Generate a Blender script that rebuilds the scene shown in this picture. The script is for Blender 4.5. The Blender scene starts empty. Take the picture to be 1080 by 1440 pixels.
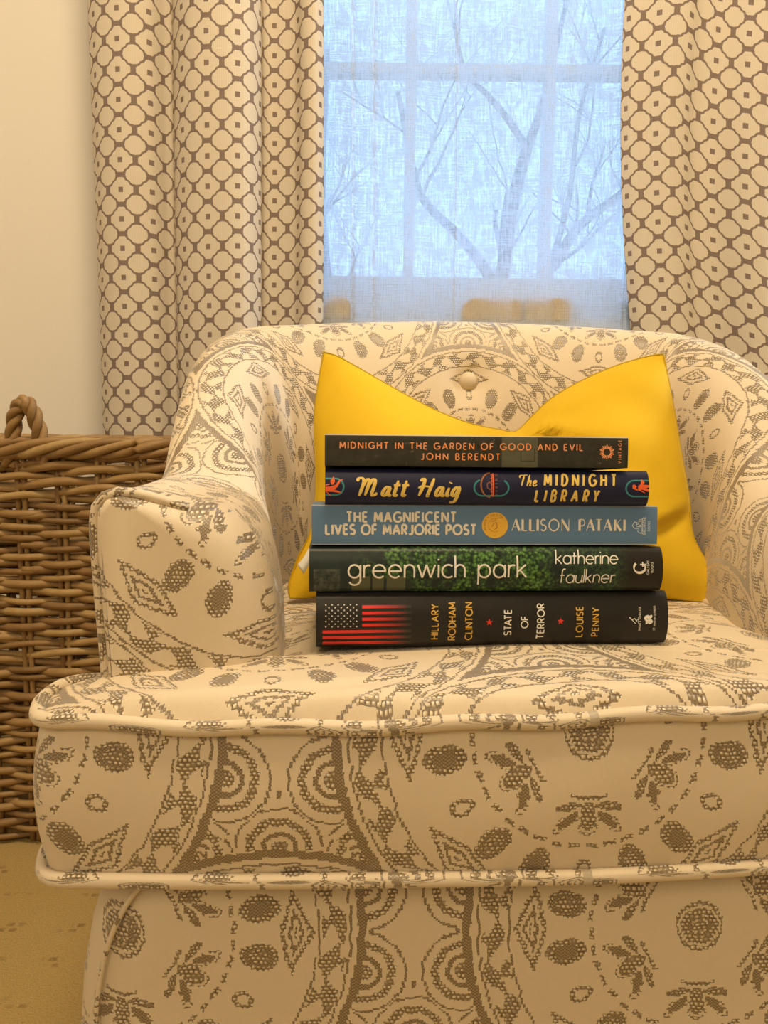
import bpy, bmesh, math, random
import numpy as np
from mathutils import Vector, Matrix

random.seed(7)
PI = math.pi
R = math.radians
SC = bpy.context.scene
COL = SC.collection

# ------------------------------------------------------------------ camera, light, exposure
CAM_H = 0.55
cd = bpy.data.cameras.new('camera')
cam = bpy.data.objects.new('camera', cd)
COL.objects.link(cam)
cd.sensor_fit = 'VERTICAL'
cd.sensor_height = 24.0
cd.lens = 24.0 * 1088 / 1440
cd.clip_start = 0.02
cam.matrix_world = (Matrix.Translation((0, 0, CAM_H)) @ Matrix.Rotation(PI / 2 - R(6.29), 4, 'X')
                    @ Matrix.Rotation(R(0.66), 4, 'Z'))
SC.camera = cam

vs = SC.view_settings
SC.display_settings.display_device = 'sRGB'
vs.view_transform = 'Standard'
vs.look = 'None'
vs.exposure = -0.13
vs.gamma = 1.0
vs.use_curve_mapping = False
SC.cycles.use_denoising = True
SC.cycles.max_bounces = 8
SC.cycles.diffuse_bounces = 4
SC.cycles.glossy_bounces = 3
SC.cycles.transmission_bounces = 4
SC.cycles.transparent_max_bounces = 10
SC.cycles.sample_clamp_indirect = 6.0
SC.cycles.caustics_reflective = False
SC.cycles.caustics_refractive = False

world = bpy.data.worlds.new('overcast_sky')
SC.world = world
world.use_nodes = True
wb = world.node_tree.nodes['Background']
wb.inputs['Color'].default_value = (0.34, 0.595, 1.0, 1)
wb.inputs['Strength'].default_value = 3.1


def area_light(name, loc, target, size, power, color):
    d = bpy.data.lights.new(name, 'AREA')
    d.shape = 'DISK'
    d.size = size
    d.energy = power
    d.color = color
    o = bpy.data.objects.new(name, d)
    o.location = loc
    o.rotation_euler = (Vector(target) - Vector(loc)).to_track_quat('-Z', 'Y').to_euler()
    COL.objects.link(o)
    return o


WARM = (1.0, 0.78, 0.50)
area_light('ceiling_lamp_light', (0.10, 0.25, 2.30), (0.15, 0.75, 0.3), 0.5, 30, WARM)
area_light('added_room_fill', (-0.35, -1.4, 1.9), (-0.1, 0.7, 0.4), 0.9, 17, WARM)  # warm fill light added behind the camera, no lamp stands there
area_light('added_cool_side_fill', (2.2, 1.08, 1.35), (0.1, 0.80, 0.5), 0.6, 36, (0.84, 0.92, 1.0))  # cool fill added from the right, the wall there has no window


# ------------------------------------------------------------------ node helper: python arithmetic that builds Math nodes
class Tree:
    def __init__(s, name):
        s.mat = bpy.data.materials.new(name)
        s.mat.use_nodes = True
        s.nt = s.mat.node_tree
        s.nt.nodes.clear()
        s.out = s.nt.nodes.new('ShaderNodeOutputMaterial')

    def node(s, kind, **kw):
        n = s.nt.nodes.new(kind)
        for k, v in kw.items():
            if k in n.inputs.keys():
                s.put(n.inputs[k], v)
            else:
                setattr(n, k, v)
        return n

    def put(s, inp, v):
        if isinstance(v, X):
            v = v.v
        if isinstance(v, bpy.types.NodeSocket):
            s.nt.links.new(v, inp)
        else:
            if isinstance(v, tuple) and len(v) == 3 and inp.type == 'RGBA':
                v = v + (1.0,)
            inp.default_value = v

    def uv(s):
        n = s.nt.nodes.new('ShaderNodeUVMap')
        n.uv_map = 'UVMap'
        return s.split(n.outputs[0])

    def split(s, sock):
        n = s.nt.nodes.new('ShaderNodeSeparateXYZ')
        s.nt.links.new(sock, n.inputs[0])
        return [X(s, o) for o in n.outputs]

    def objco(s):
        n = s.nt.nodes.new('ShaderNodeTexCoord')
        return n.outputs['Object']

    def vec(s, x, y, z=0.0):
        n = s.nt.nodes.new('ShaderNodeCombineXYZ')
        for i, q in enumerate((x, y, z)):
            s.put(n.inputs[i], q)
        return n.outputs[0]

    def noise(s, vec, scale, detail=2.0, rough=0.5, out='Fac', dist=0.0):
        n = s.node('ShaderNodeTexNoise')
        s.put(n.inputs['Vector'], vec)
        n.inputs['Scale'].default_value = scale
        n.inputs['Detail'].default_value = detail
        n.inputs['Roughness'].default_value = rough
        n.inputs['Distortion'].default_value = dist
        return X(s, n.outputs[out])

    def mix(s, f, a, b):
        n = s.node('ShaderNodeMix', data_type='RGBA')
        s.put(n.inputs[0], f)
        s.put(n.inputs[6], a)
        s.put(n.inputs[7], b)
        return n.outputs[2]

    def ramp(s, f, stops):
        n = s.node('ShaderNodeValToRGB')
        s.put(n.inputs[0], f)
        e = n.color_ramp.elements
        while len(e) < len(stops):
            e.new(0.5)
        for q, (p, c) in zip(e, stops):
            q.position = p
            q.color = c + (1.0,)
        return n.outputs[0]

    def bump(s, h, strength=0.3, dist=0.001, normal=None):
        n = s.node('ShaderNodeBump')
        n.inputs['Strength'].default_value = strength
        n.inputs['Distance'].default_value = dist
        s.put(n.inputs['Height'], h)
        return n.outputs[0]

    def bsdf(s, color, rough=0.6, normal=None, **kw):
        n = s.node('ShaderNodeBsdfPrincipled')
        s.put(n.inputs['Base Color'], color)
        s.put(n.inputs['Roughness'], rough)
        if normal is not None:
            s.put(n.inputs['Normal'], normal)
        for k, v in kw.items():
            s.put(n.inputs[k.replace('_', ' ')], v)
        return n.outputs[0]

    def done(s, shader):
        s.nt.links.new(shader, s.out.inputs[0])
        return s.mat


class X:
    def __init__(s, t, v):
        s.t, s.v = t, v

    def op(s, o, *a):
        n = s.t.nt.nodes.new('ShaderNodeMath')
        n.operation = o
        for i, q in enumerate((s,) + a):
            s.t.put(n.inputs[i], q)
        return X(s.t, n.outputs[0])

    def __add__(s, b): return s.op('ADD', b)
    __radd__ = __add__
    def __sub__(s, b): return s.op('SUBTRACT', b)
    def __rsub__(s, b): return s.op('MULTIPLY_ADD', -1.0, b)
    def __mul__(s, b): return s.op('MULTIPLY', b)
    __rmul__ = __mul__
    def __truediv__(s, b): return s.op('DIVIDE', b) if isinstance(b, X) else s.op('MULTIPLY', 1.0 / b)
    def lt(s, b): return s.op('LESS_THAN', b)
    def gt(s, b): return s.op('GREATER_THAN', b)
    def abs(s): return s.op('ABSOLUTE')
    def floor(s): return s.op('FLOOR')
    def fract(s): return s.op('FRACT')
    def sin(s): return s.op('SINE')
    def cos(s): return s.op('COSINE')
    def sqrt(s): return s.op('SQRT')
    def atan2(s, b): return s.op('ARCTAN2', b)
    def min(s, b): return s.op('MINIMUM', b)
    def max(s, b): return s.op('MAXIMUM', b)
    def mod(s, b): return s.op('FLOORED_MODULO', b)
    def band(s, c, w): return s.op('COMPARE', c, w)      # 1 where |s-c| <= w


def plain(name, color, rough=0.6, spec=0.5, **kw):
    t = Tree(name)
    return t.done(t.bsdf(color, rough, Specular_IOR_Level=spec, **kw))


# ------------------------------------------------------------------ mesh helpers
class MB:
    """collects vertices, faces and uvs, and links them as one mesh object"""

    def __init__(s):
        s.v, s.f, s.uv = [], [], []

    def grid(s, rows, uvs=None, close_u=False, close_v=False):
        """rows: list of rows of points"""
        nr, nc = len(rows), len(rows[0])
        b = len(s.v)
        for i in range(nr):
            for j in range(nc):
                s.v.append(tuple(rows[i][j]))
                s.uv.append(tuple(uvs[i][j]) if uvs is not None else (0.0, 0.0))
        for i in range(nr if close_v else nr - 1):
            for j in range(nc if close_u else nc - 1):
                i2, j2 = (i + 1) % nr, (j + 1) % nc
                s.f.append((b + i * nc + j, b + i * nc + j2, b + i2 * nc + j2, b + i2 * nc + j))

    def box(s, lo, hi):
        x0, y0, z0 = lo
        x1, y1, z1 = hi
        b = len(s.v)
        s.v += [(x0, y0, z0), (x1, y0, z0), (x1, y1, z0), (x0, y1, z0), (x0, y0, z1), (x1, y0, z1), (x1, y1, z1), (x0, y1, z1)]
        s.uv += [(0.0, 0.0)] * 8
        for q in ((0, 3, 2, 1), (4, 5, 6, 7), (0, 1, 5, 4), (1, 2, 6, 5), (2, 3, 7, 6), (3, 0, 4, 7)):
            s.f.append(tuple(b + k for k in q))

    def tube(s, pts, rad, n=8, closed=False, cap=True):
        pts = [np.array(p, float) for p in pts]
        m = len(pts)
        if not hasattr(rad, '__len__'):
            rad = [rad] * m
        tang = []
        for i in range(m):
            a = pts[(i - 1) % m] if (closed or i > 0) else pts[i]
            c = pts[(i + 1) % m] if (closed or i < m - 1) else pts[i]
            d = c - a
            tang.append(d / (np.linalg.norm(d) + 1e-12))
        up = np.array([0, 0, 1.0]) if abs(tang[0][2]) < 0.9 else np.array([1.0, 0, 0])
        u = np.cross(tang[0], up)
        u /= np.linalg.norm(u)
        rows, uvs, L = [], [], 0.0
        for i in range(m):
            u = u - tang[i] * np.dot(u, tang[i])
            u /= np.linalg.norm(u)
            w = np.cross(tang[i], u)
            if i:
                L += np.linalg.norm(pts[i] - pts[i - 1])
            rows.append([pts[i] + rad[i] * (math.cos(2 * PI * k / n) * u + math.sin(2 * PI * k / n) * w) for k in range(n)])
            uvs.append([(L, rad[i] * 2 * PI * k / n) for k in range(n)])
        b = len(s.v)
        s.grid(rows, uvs, close_u=True, close_v=closed)
        if cap and not closed:
            s.f.append(tuple(b + k for k in range(n))[::-1])
            s.f.append(tuple(b + (m - 1) * n + k for k in range(n)))

    def poly(s, pts):
        b = len(s.v)
        s.v += [tuple(p) for p in pts]
        s.uv += [(0.0, 0.0)] * len(pts)
        s.f.append(tuple(range(b, b + len(pts))))

    def build(s, name, mat, parent=None, smooth=True, fix=True):
        me = bpy.data.meshes.new(name)
        me.from_pydata([tuple(map(float, p)) for p in s.v], [], s.f)
        ul = me.uv_layers.new(name='UVMap')
        vi = np.empty(len(me.loops), dtype=np.int32)
        me.loops.foreach_get('vertex_index', vi)
        ul.data.foreach_set('uv', np.array(s.uv, dtype=np.float32)[vi].ravel())
        if fix:
            bm = bmesh.new()
            bm.from_mesh(me)
            bmesh.ops.recalc_face_normals(bm, faces=bm.faces)
            bm.to_mesh(me)
            bm.free()
        if smooth:
            me.polygons.foreach_set('use_smooth', [True] * len(me.polygons))
        me.materials.append(mat)
        o = bpy.data.objects.new(name, me)
        COL.objects.link(o)
        if parent is not None:
            o.parent = parent
        return o


def bevel(o, w, seg=2, angle=35):
    m = o.modifiers.new('bevel', 'BEVEL')
    m.width = w
    m.segments = seg
    m.limit_method = 'ANGLE'
    m.angle_limit = R(angle)
    return o


def thing(name, label, cat, loc=(0, 0, 0), rotz=0.0, group=None):
    o = bpy.data.objects.new(name, None)
    o.empty_display_size = 0.05
    COL.objects.link(o)
    o.location = loc
    o.rotation_euler = (0, 0, rotz)
    return tag(o, label, cat, group)


def tag(o, label, cat, group=None):
    o['label'] = label
    o['category'] = cat
    if group:
        o['group'] = group
    return o


def struct(o):
    o['kind'] = 'structure'
    return o


def cat_rom(P, n, closed=False):
    """smooth curve through P (list of tuples), n samples per span"""
    P = np.array(P, float)
    m = len(P)
    out = []
    for i in range(m if closed else m - 1):
        p0 = P[(i - 1) % m] if (closed or i > 0) else 2 * P[0] - P[1]
        p1, p2 = P[i], P[(i + 1) % m]
        p3 = P[(i + 2) % m] if (closed or i + 2 < m) else 2 * P[-1] - P[-2]
        for k in range(n):
            t = k / n
            out.append(0.5 * (2 * p1 + (p2 - p0) * t + (2 * p0 - 5 * p1 + 4 * p2 - p3) * t * t + (3 * p1 - p0 - 3 * p2 + p3) * t ** 3))
    if not closed:
        out.append(P[-1])
    return np.array(out)


def resample(P, n):
    P = np.array(P, float)
    L = np.concatenate([[0], np.cumsum(np.linalg.norm(np.diff(P, axis=0), axis=1))])
    t = np.linspace(0, L[-1], n)
    return np.stack([np.interp(t, L, P[:, k]) for k in range(P.shape[1])], 1), t


# ------------------------------------------------------------------ materials
def mat_wall():
    t = Tree('cream_wall_paint')
    n = t.noise(t.objco(), 260, 3)
    c = t.mix(t.noise(t.objco(), 2.0, 2), (0.80, 0.75, 0.66), (0.84, 0.79, 0.70))
    return t.done(t.bsdf(c, 0.75, t.bump(n, 0.12, 0.001)))


def mat_carpet():
    t = Tree('ochre_carpet')
    x, y, z = t.split(t.objco())
    pile = t.noise(t.objco(), 420, 3, 0.7)
    soft = t.noise(t.objco(), 60, 3, 0.6)
    row = (y / 0.055).floor()
    fy = (y / 0.055).fract()
    xx = x / 0.013 + row * 0.41
    dash = fy.band(0.5, 0.055) * xx.fract().band(0.5, 0.33)
    dash2 = (fy + 0.17).fract().band(0.5, 0.05) * (xx + 0.5).fract().band(0.5, 0.30)
    gate = (t.noise(t.objco(), 26, 1) - 0.54).max(0.0).op('MULTIPLY', 9.0).min(1.0) * (t.noise(t.objco(), 330, 1) * 1.6).min(1.0)
    m = ((dash + dash2) * gate).min(1.0) * 0.7
    c = t.mix(pile, (0.37, 0.25, 0.085), (0.62, 0.45, 0.18))
    c = t.mix(soft * 0.4, c, (0.50, 0.35, 0.14))
    c = t.mix(m, c, (0.20, 0.12, 0.045))
    return t.done(t.bsdf(c, 0.95, t.bump(pile, 0.9, 0.004), Specular_IOR_Level=0.1))


def mat_curtain():
    t = Tree('trellis_curtain_cloth')
    u, v, _ = t.uv()
    u = u / 0.047
    v = v / 0.0455
    fu = (u.fract() - 0.5).abs()          # 0 at disc centre, .5 at border
    fv = (v.fract() - 0.5).abs()
    f = (fu * (2 * PI)).cos() + (fv * (2 * PI)).cos()
    step = ((fu - fv) * 22.0).cos() * 0.09
    line = (f + step + 0.20).abs().lt(0.27)
    bar = (fu.gt(0.445) * fv.lt(0.115)).max(fv.gt(0.445) * fu.lt(0.115))
    dot = fu.lt(0.08) * fv.lt(0.09)
    m = line.max(bar).max(dot)
    wv = (v * 0.0455 / 0.0011 * PI).sin() * 0.5 + 0.5
    wu = (u * 0.047 / 0.0016 * PI).sin() * 0.5 + 0.5
    base = t.mix(wu * 0.22, (0.76, 0.68, 0.55), (0.62, 0.54, 0.42))
    thread = t.mix(wu * 0.3, (0.25, 0.19, 0.16), (0.34, 0.27, 0.22))
    c = t.mix(m, base, thread)
    s = t.bsdf(c, 0.85, t.bump(wv * 0.5 + wu * 0.5 + m * 0.6, 0.35, 0.0008), Specular_IOR_Level=0.15)
    tr = t.node('ShaderNodeBsdfTranslucent')
    t.put(tr.inputs[0], c)
    mx = t.node('ShaderNodeMixShader')
    mx.inputs[0].default_value = 0.10
    t.nt.links.new(s, mx.inputs[1])
    t.nt.links.new(tr.outputs[0], mx.inputs[2])
    return t.done(mx.outputs[0])


def mat_sheer():
    t = Tree('slubbed_linen_sheer')
    u, v, _ = t.uv()
    warp = t.noise(t.vec(u * 540, v * 20), 1.0, 3, 0.6)
    weft = t.noise(t.vec(u * 24, v * 480), 1.0, 3, 0.6)
    slub = t.noise(t.vec(u * 60, v * 40), 1.0, 4, 0.65, dist=1.0)
    d = warp * 0.55 + weft * 0.5 + slub * 0.45
    dens = ((d - 0.75) * 2.2 + 0.87).max(0.52).min(0.985)
    tr = t.node('ShaderNodeBsdfTransparent')
    tr.inputs[0].default_value = (1, 1, 1, 1)
    tl = t.node('ShaderNodeBsdfTranslucent')
    tl.inputs[0].default_value = (0.82, 0.86, 0.92, 1)
    df = t.node('ShaderNodeBsdfDiffuse')
    df.inputs[0].default_value = (0.80, 0.84, 0.90, 1)
    a = t.node('ShaderNodeMixShader')
    a.inputs[0].default_value = 0.22
    t.nt.links.new(tl.outputs[0], a.inputs[1])
    t.nt.links.new(df.outputs[0], a.inputs[2])
    b = t.node('ShaderNodeMixShader')
    t.put(b.inputs[0], dens)
    t.nt.links.new(tr.outputs[0], b.inputs[1])
    t.nt.links.new(a.outputs[0], b.inputs[2])
    return t.done(b.outputs[0])


def mat_glass():
    t = Tree('window_glass')
    tr = t.node('ShaderNodeBsdfTransparent')
    gl = t.node('ShaderNodeBsdfGlossy')
    gl.inputs['Roughness'].default_value = 0.02
    m = t.node('ShaderNodeMixShader')
    m.inputs[0].default_value = 0.06
    t.nt.links.new(tr.outputs[0], m.inputs[1])
    t.nt.links.new(gl.outputs[0], m.inputs[2])
    return t.done(m.outputs[0])


def mat_wicker(name='willow_wicker', k=0.82):
    t = Tree(name)
    g = t.node('ShaderNodeNewGeometry')
    isl = X(t, g.outputs['Random Per Island'])
    n = t.noise(t.objco(), 45, 4, 0.6)
    f = t.noise(t.objco(), 380, 2, 0.6)
    c = t.ramp(isl * 0.55 + n * 0.55 - 0.05, [(0.0, (0.16 * k, 0.085 * k, 0.032 * k)), (0.45, (0.34 * k, 0.20 * k, 0.073 * k)),
                                             (0.75, (0.46 * k, 0.30 * k, 0.118 * k)), (1.0, (0.56 * k, 0.41 * k, 0.20 * k))])
    return t.done(t.bsdf(c, 0.5, t.bump(f, 0.25, 0.001), Specular_IOR_Level=0.35))


def mat_upholstery():
    """woven medallion and paisley cloth: polar rings around a brick lattice of centres, drawn in stitches"""
    t = Tree('medallion_upholstery')
    u0, v0, _ = t.uv()
    u0 = u0 * 100.0
    v0 = v0 * 100.0                                   # centimetres
    cu, cv = 0.30, 0.25                               # one stitch
    jit = t.noise(t.vec(u0, v0), 0.9, 2) - 0.5
    ju = u0 + jit * 0.5
    jv = v0 + (t.noise(t.vec(u0 + 40.0, v0), 0.9, 2) - 0.5) * 0.4
    rowi = (jv / cv).floor()
    uq = ju / cu + rowi.mod(2.0) * 0.5
    a = uq.fract() - 0.5                              # inside the stitch
    b = (jv / cv).fract() - 0.5
    wn = t.node('ShaderNodeTexWhiteNoise', noise_dimensions='2D')
    t.put(wn.inputs['Vector'], t.vec(uq.floor(), rowi))
    rnd = X(t, wn.outputs['Value'])
    u = ((ju * (2 / cu)).floor() + 0.5) * (cu / 2)
    v = ((jv * (2 / cv)).floor() + 0.5) * (cv / 2)
    # nearest centre of a brick lattice
    PX, PY = 36.0, 44.0
    ax = (u / PX + 0.5).fract() * PX - PX / 2
    ay = (v / PY + 0.5).fract() * PY - PY / 2
    bx = (u / PX).fract() * PX - PX / 2
    by = (v / PY).fract() * PY - PY / 2
    da = ax * ax + ay * ay
    db = bx * bx + by * by
    k = db.lt(da)
    x = ax + (bx - ax) * k
    y = ay + (by - ay) * k
    r = da.min(db).sqrt()
    th = y.atan2(x) / (2 * PI) + 0.5                  # 0..1

    def sector(n, rad, off=0.0):
        """tangential and radial cm from the middle of the sector; index"""
        q = th * n + off
        fr = q.fract() - 0.5
        an = fr * (2 * PI / n)
        return an.sin() * r, an.cos() * r - rad, q.floor()

    def ell(px, py, cx, cy, ang, ra, rb):
        c, s_ = math.cos(ang), math.sin(ang)
        dx, dy = px - cx, py - cy
        p = (dx * c + dy * s_) / ra
        q = (dy * c - dx * s_) / rb
        return p * p + q * q

    def any_(*q):
        o = q[0]
        for z in q[1:]:
            o = o.max(z)
        return o

    solid, bead = [], []
    # centre rosette
    bead += [r.lt(0.45), r.band(0.95, 0.22), r.band(1.45, 0.12)]
    solid += [r.band(0.62, 0.10)]
    # ring of palmettes
    px, py, _i = sector(6, 4.3)
    px = px / 1.4
    py = py / 1.25
    pxa = px.abs()
    e0 = ell(px, py, 0, 0.50, 0, 0.36, 0.76)
    bead += [e0.lt(0.75), e0.band(1.62, 0.18) * py.gt(0.4)]
    e1 = ell(pxa, py, 0.88, 0.02, R(10), 0.56, 0.20)
    e2 = ell(pxa, py, 0.84, 0.70, R(46), 0.60, 0.21)
    solid += [e1.band(0.75, 0.3), e2.lt(1.0), e0.band(0.90, 0.14)]
    bead += [(py + 0.42 + pxa * 0.12).abs().lt(0.09) * pxa.lt(0.8), e1.lt(0.5), e2.band(1.9, 0.25) * py.gt(0.45)]
    # dotted ring
    bead += [r.band(6.9, 0.15) * (th * 40).fract().lt(0.66)]
    # ring of seeds, three sizes
    px, py, idx = sector(18, 8.6)
    ty = idx.mod(3.0)
    sc = 1.0 - ty.band(1.0, 0.1) * 0.40
    e = ell(px / sc, py / sc, 0, 0, 0, 0.84, 1.25)
    sol = e.lt(0.34) * ty.band(0.0, 0.1)
    rngs = e.band(0.45, 0.15) * ty.band(2.0, 0.1)
    bead += [e.lt(1.0)]
    solid += [sol, rngs]
    hollow = e.lt(0.30) * ty.band(1.0, 0.1)
    # ring of pointed lozenges
    px, py, idx = sector(8, 10.75, 0.5)
    lz = px.abs() / 2.7 + (py + px.abs() * 0.12).abs() / 1.05
    bead += [lz.band(0.90, 0.13), lz.lt(0.14)]
    solid += [lz.band(0.45, 0.10)]
    # woven band with blotches
    solid += [r.band(12.1, 0.07), r.band(14.05, 0.07)]
    bl = ((th * 2 * PI * 34).sin() + (r * 4.4 + (th * 2 * PI * 17).cos() * 2.0).sin()).gt(-0.1)
    bead += [r.band(13.07, 0.80) * bl]
    # heavy dark band
    solid += [r.band(14.75, 0.27)]
    # scallops that hang from the dark band
    px, py, _i = sector(18, 15.15)
    ro = (px * px + py * py).sqrt()
    inr = py.gt(-0.2)
    solid += [ro.band(0.95, 0.15) * inr, ro.band(2.55, 0.07) * inr]
    bead += [ro.lt(0.5) * inr, ro.band(1.75, 0.24) * inr]
    # leaf sprigs between the medallions
    px, py, _i = sector(11, 19.2, 0.25)
    pxa = px.abs()
    py2 = py + 0.9
    for an, l in ((0, 1.45), (38, 1.3), (75, 1.1)):
        ca, sa = math.cos(R(90 - an)), math.sin(R(90 - an))
        q = ell(pxa if an else px, py2, ca * l * 0.95, sa * l * 0.95, R(90 - an), l * 0.60, 0.34)
        solid += [q.lt(1.0)]
    fan = (px * px + py2 * py2).sqrt()
    bead += [fan.band(2.75, 0.16) * py2.gt(0.2)]
    S = any_(*solid)
    B = any_(*bead) * (1.0 - hollow)
    # how one stitch looks
    la = a.abs()
    lb = b.abs()
    edge = la.gt(0.345).max(lb.gt(0.29))
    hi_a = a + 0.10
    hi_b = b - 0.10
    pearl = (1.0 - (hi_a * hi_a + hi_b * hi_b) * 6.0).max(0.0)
    fleck = ((u0 * 27.0).sin() * (v0 * 31.0 + (u0 * 13.0).sin()).sin()).gt(0.12)
    twill = ((u0 * 70 + v0 * 52).sin()) * 0.5 + 0.5
    Bm = B * (1.0 - S)
    n = t.noise(t.vec(u0, v0), 3.0, 3, 0.6)
    base = t.mix(n * 0.5, (0.72, 0.605, 0.43), (0.665, 0.545, 0.375))
    base = t.mix(twill * 0.10, base, (0.52, 0.41, 0.26))
    bcol = t.mix(pearl, (0.44, 0.32, 0.16), (0.88, 0.77, 0.55))  # highlight painted upper left in each bead, shading to darker gold around it
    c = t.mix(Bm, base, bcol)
    line = Bm * (edge.max(rnd.lt(0.16))) * (rnd * 0.45 + 0.55)
    c = t.mix(line, c, (0.135, 0.090, 0.043))
    scol = t.mix(fleck * 0.75, (0.150, 0.102, 0.050), (0.40, 0.30, 0.165))
    c = t.mix(S * 0.96, c, scol)
    rough = 0.62 - Bm * 0.25 - S * 0.22
    h = Bm * (pearl * 0.9 - edge * 0.3) + S * 0.25 + twill * 0.05
    return t.done(t.bsdf(c, rough, t.bump(h, 0.6, 0.0012), Specular_IOR_Level=S * 0.45 + Bm * 0.35 + 0.40, Sheen_Weight=S * 0.55 + Bm * 0.4 + 0.06, Sheen_Roughness=0.4))


def mat_velvet():
    t = Tree('mustard_velvet')
    n = t.noise(t.objco(), 9, 4, 0.6, dist=0.6)
    f = t.noise(t.objco(), 700, 2, 0.6)
    c = t.mix(n, (0.62, 0.385, 0.010), (0.76, 0.505, 0.028))
    return t.done(t.bsdf(c, 0.75, t.bump(f, 0.3, 0.0006), Specular_IOR_Level=0.12,
                         Sheen_Weight=0.5, Sheen_Roughness=0.3, Sheen_Tint=(1.0, 0.86, 0.30)))


M = {}
M['wall'] = mat_wall()
M['carpet'] = mat_carpet()
M['curtain'] = mat_curtain()
M['sheer'] = mat_sheer()
M['glass'] = mat_glass()
M['wicker'] = mat_wicker()
M['cloth'] = mat_upholstery()
M['velvet'] = mat_velvet()
M['seam'] = plain('olive_velvet_seam', (0.46, 0.31, 0.02), 0.8, 0.1)
M['paint'] = plain('white_window_paint', (0.72, 0.76, 0.80), 0.45)
M['ceiling'] = plain('ceiling_paint', (0.80, 0.77, 0.70), 0.8)
M['wood_leg'] = plain('dark_leg_wood', (0.06, 0.035, 0.02), 0.4)
M['white_tape'] = plain('white_label_tape', (0.82, 0.80, 0.74), 0.7)


def mat_bark():
    t = Tree('grey_bark')
    n = t.noise(t.objco(), 14, 4, 0.6)
    return t.done(t.bsdf(t.mix(n, (0.05, 0.05, 0.055), (0.13, 0.13, 0.135)), 0.9))


def mat_block(name, c1, c2):
    t = Tree(name)
    n = t.noise(t.objco(), 60, 3, 0.6)
    return t.done(t.bsdf(t.mix(n, c1, c2), 0.6))


M['bark'] = mat_bark()
M['tan'] = mat_block('tan_glaze', (0.66, 0.50, 0.31), (0.76, 0.60, 0.40))
M['grey'] = mat_block('grey_glaze', (0.20, 0.22, 0.20), (0.28, 0.30, 0.27))


def mat_grass():
    t = Tree('winter_lawn')
    n = t.noise(t.objco(), 8, 5, 0.7)
    return t.done(t.bsdf(t.mix(n, (0.10, 0.12, 0.05), (0.22, 0.22, 0.12)), 0.95))


M['grass'] = mat_grass()

# ------------------------------------------------------------------ the room
X0, X1, Y0, Y1, ZC = -1.7, 2.3, -2.6, 1.42, 2.45
WX0, WX1, WZ0, WZ1 = -0.235, 0.565, 0.735, 2.02       # window opening


def slab(name, lo, hi, mat):
    m = MB()
    m.box(lo, hi)
    return struct(m.build(name, mat, smooth=False))


slab('floor', (X0 - .1, Y0 - .1, -0.1), (X1 + .1, Y1 + .14, 0.0), M['carpet'])
slab('ceiling', (X0 - .1, Y0 - .1, ZC), (X1 + .1, Y1 + .14, ZC + 0.1), M['ceiling'])
slab('wall_left', (X0 - .1, Y0, 0), (X0, Y1, ZC), M['wall'])
slab('wall_right', (X1, Y0, 0), (X1 + .1, Y1, ZC), M['wall'])
slab('wall_front', (X0 - .1, Y0 - .1, 0), (X1 + .1, Y0, ZC), M['wall'])
m = MB()
m.box((X0 - .1, Y1, 0), (WX0, Y1 + .14, ZC))
m.box((WX1, Y1, 0), (X1 + .1, Y1 + .14, ZC))
m.box((WX0, Y1, 0), (WX1, Y1 + .14, WZ0))
m.box((WX0, Y1, WZ1), (WX1, Y1 + .14, ZC))
struct(m.build('wall_back', M['wall'], smooth=False))
for nm, lo, hi in (('baseboard_left', (X0, Y0, 0), (X0 + .014, Y1 - .014, .09)), ('baseboard_back', (X0, Y1 - .014, 0), (X1, Y1, .09))):
    bevel(slab(nm, lo, hi, M['paint']), .004)

# the window: sash bars, rail, sill and panes
win = bpy.data.objects.new('window_1', None)
COL.objects.link(win)
win.location = (0, Y1 + .06, WZ0)
struct(win)
wm = MB()
oz, oy = -WZ0, 0.0
for lo, hi in (((WX0, -.025, 0), (WX0 + .03, .025, WZ1 - WZ0)), ((WX1 - .03, -.025, 0), (WX1, .025, WZ1 - WZ0)),
               ((WX0, -.025, WZ1 - WZ0 - .04), (WX1, .025, WZ1 - WZ0)), ((WX0, -.025, .042), (WX1, .025, .089)),
               ((WX0, -.04, 0), (WX1, .03, .044))):
    wm.box(lo, hi)
bevel(wm.build('window_frame', M['paint'], win, smooth=False), .004)
bars_x = (0.0400, 0.2905)
zs = [0.089, 0.4545, 0.83, WZ1 - WZ0 - .04]
for bx in bars_x:
    b = MB()
    b.box((bx - .0095, -.018, .089), (bx + .0095, .018, WZ1 - WZ0 - .04))
    bevel(b.build('muntin', M['paint'], win, smooth=False), .003)
for bz in zs[1:3]:
    b = MB()
    b.box((WX0 + .03, -.017, bz - .0095), (WX1 - .03, .017, bz + .0095))
    bevel(b.build('muntin', M['paint'], win, smooth=False), .003)
xs = [WX0 + .03, bars_x[0], bars_x[1], WX1 - .03]
for i in range(3):
    for j in range(3):
        g = MB()
        g.box((xs[i], -.002, zs[j]), (xs[i + 1], .002, zs[j + 1]))
        g.build('pane', M['glass'], win, smooth=False)
sill = MB()
sill.box((WX0 - .03, Y1 - .064, WZ0 - .022), (WX1 + .03, Y1 + .03, WZ0))
struct(bevel(sill.build('trim_1', M['paint'], smooth=False), .006, 3))

# lawn and bare trees outside
lawn = MB()
lawn.box((-9, Y1 + .2, -0.5), (9, 16, -0.4))
o = lawn.build('lawn', M['grass'], smooth=False)
struct(o)


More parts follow.
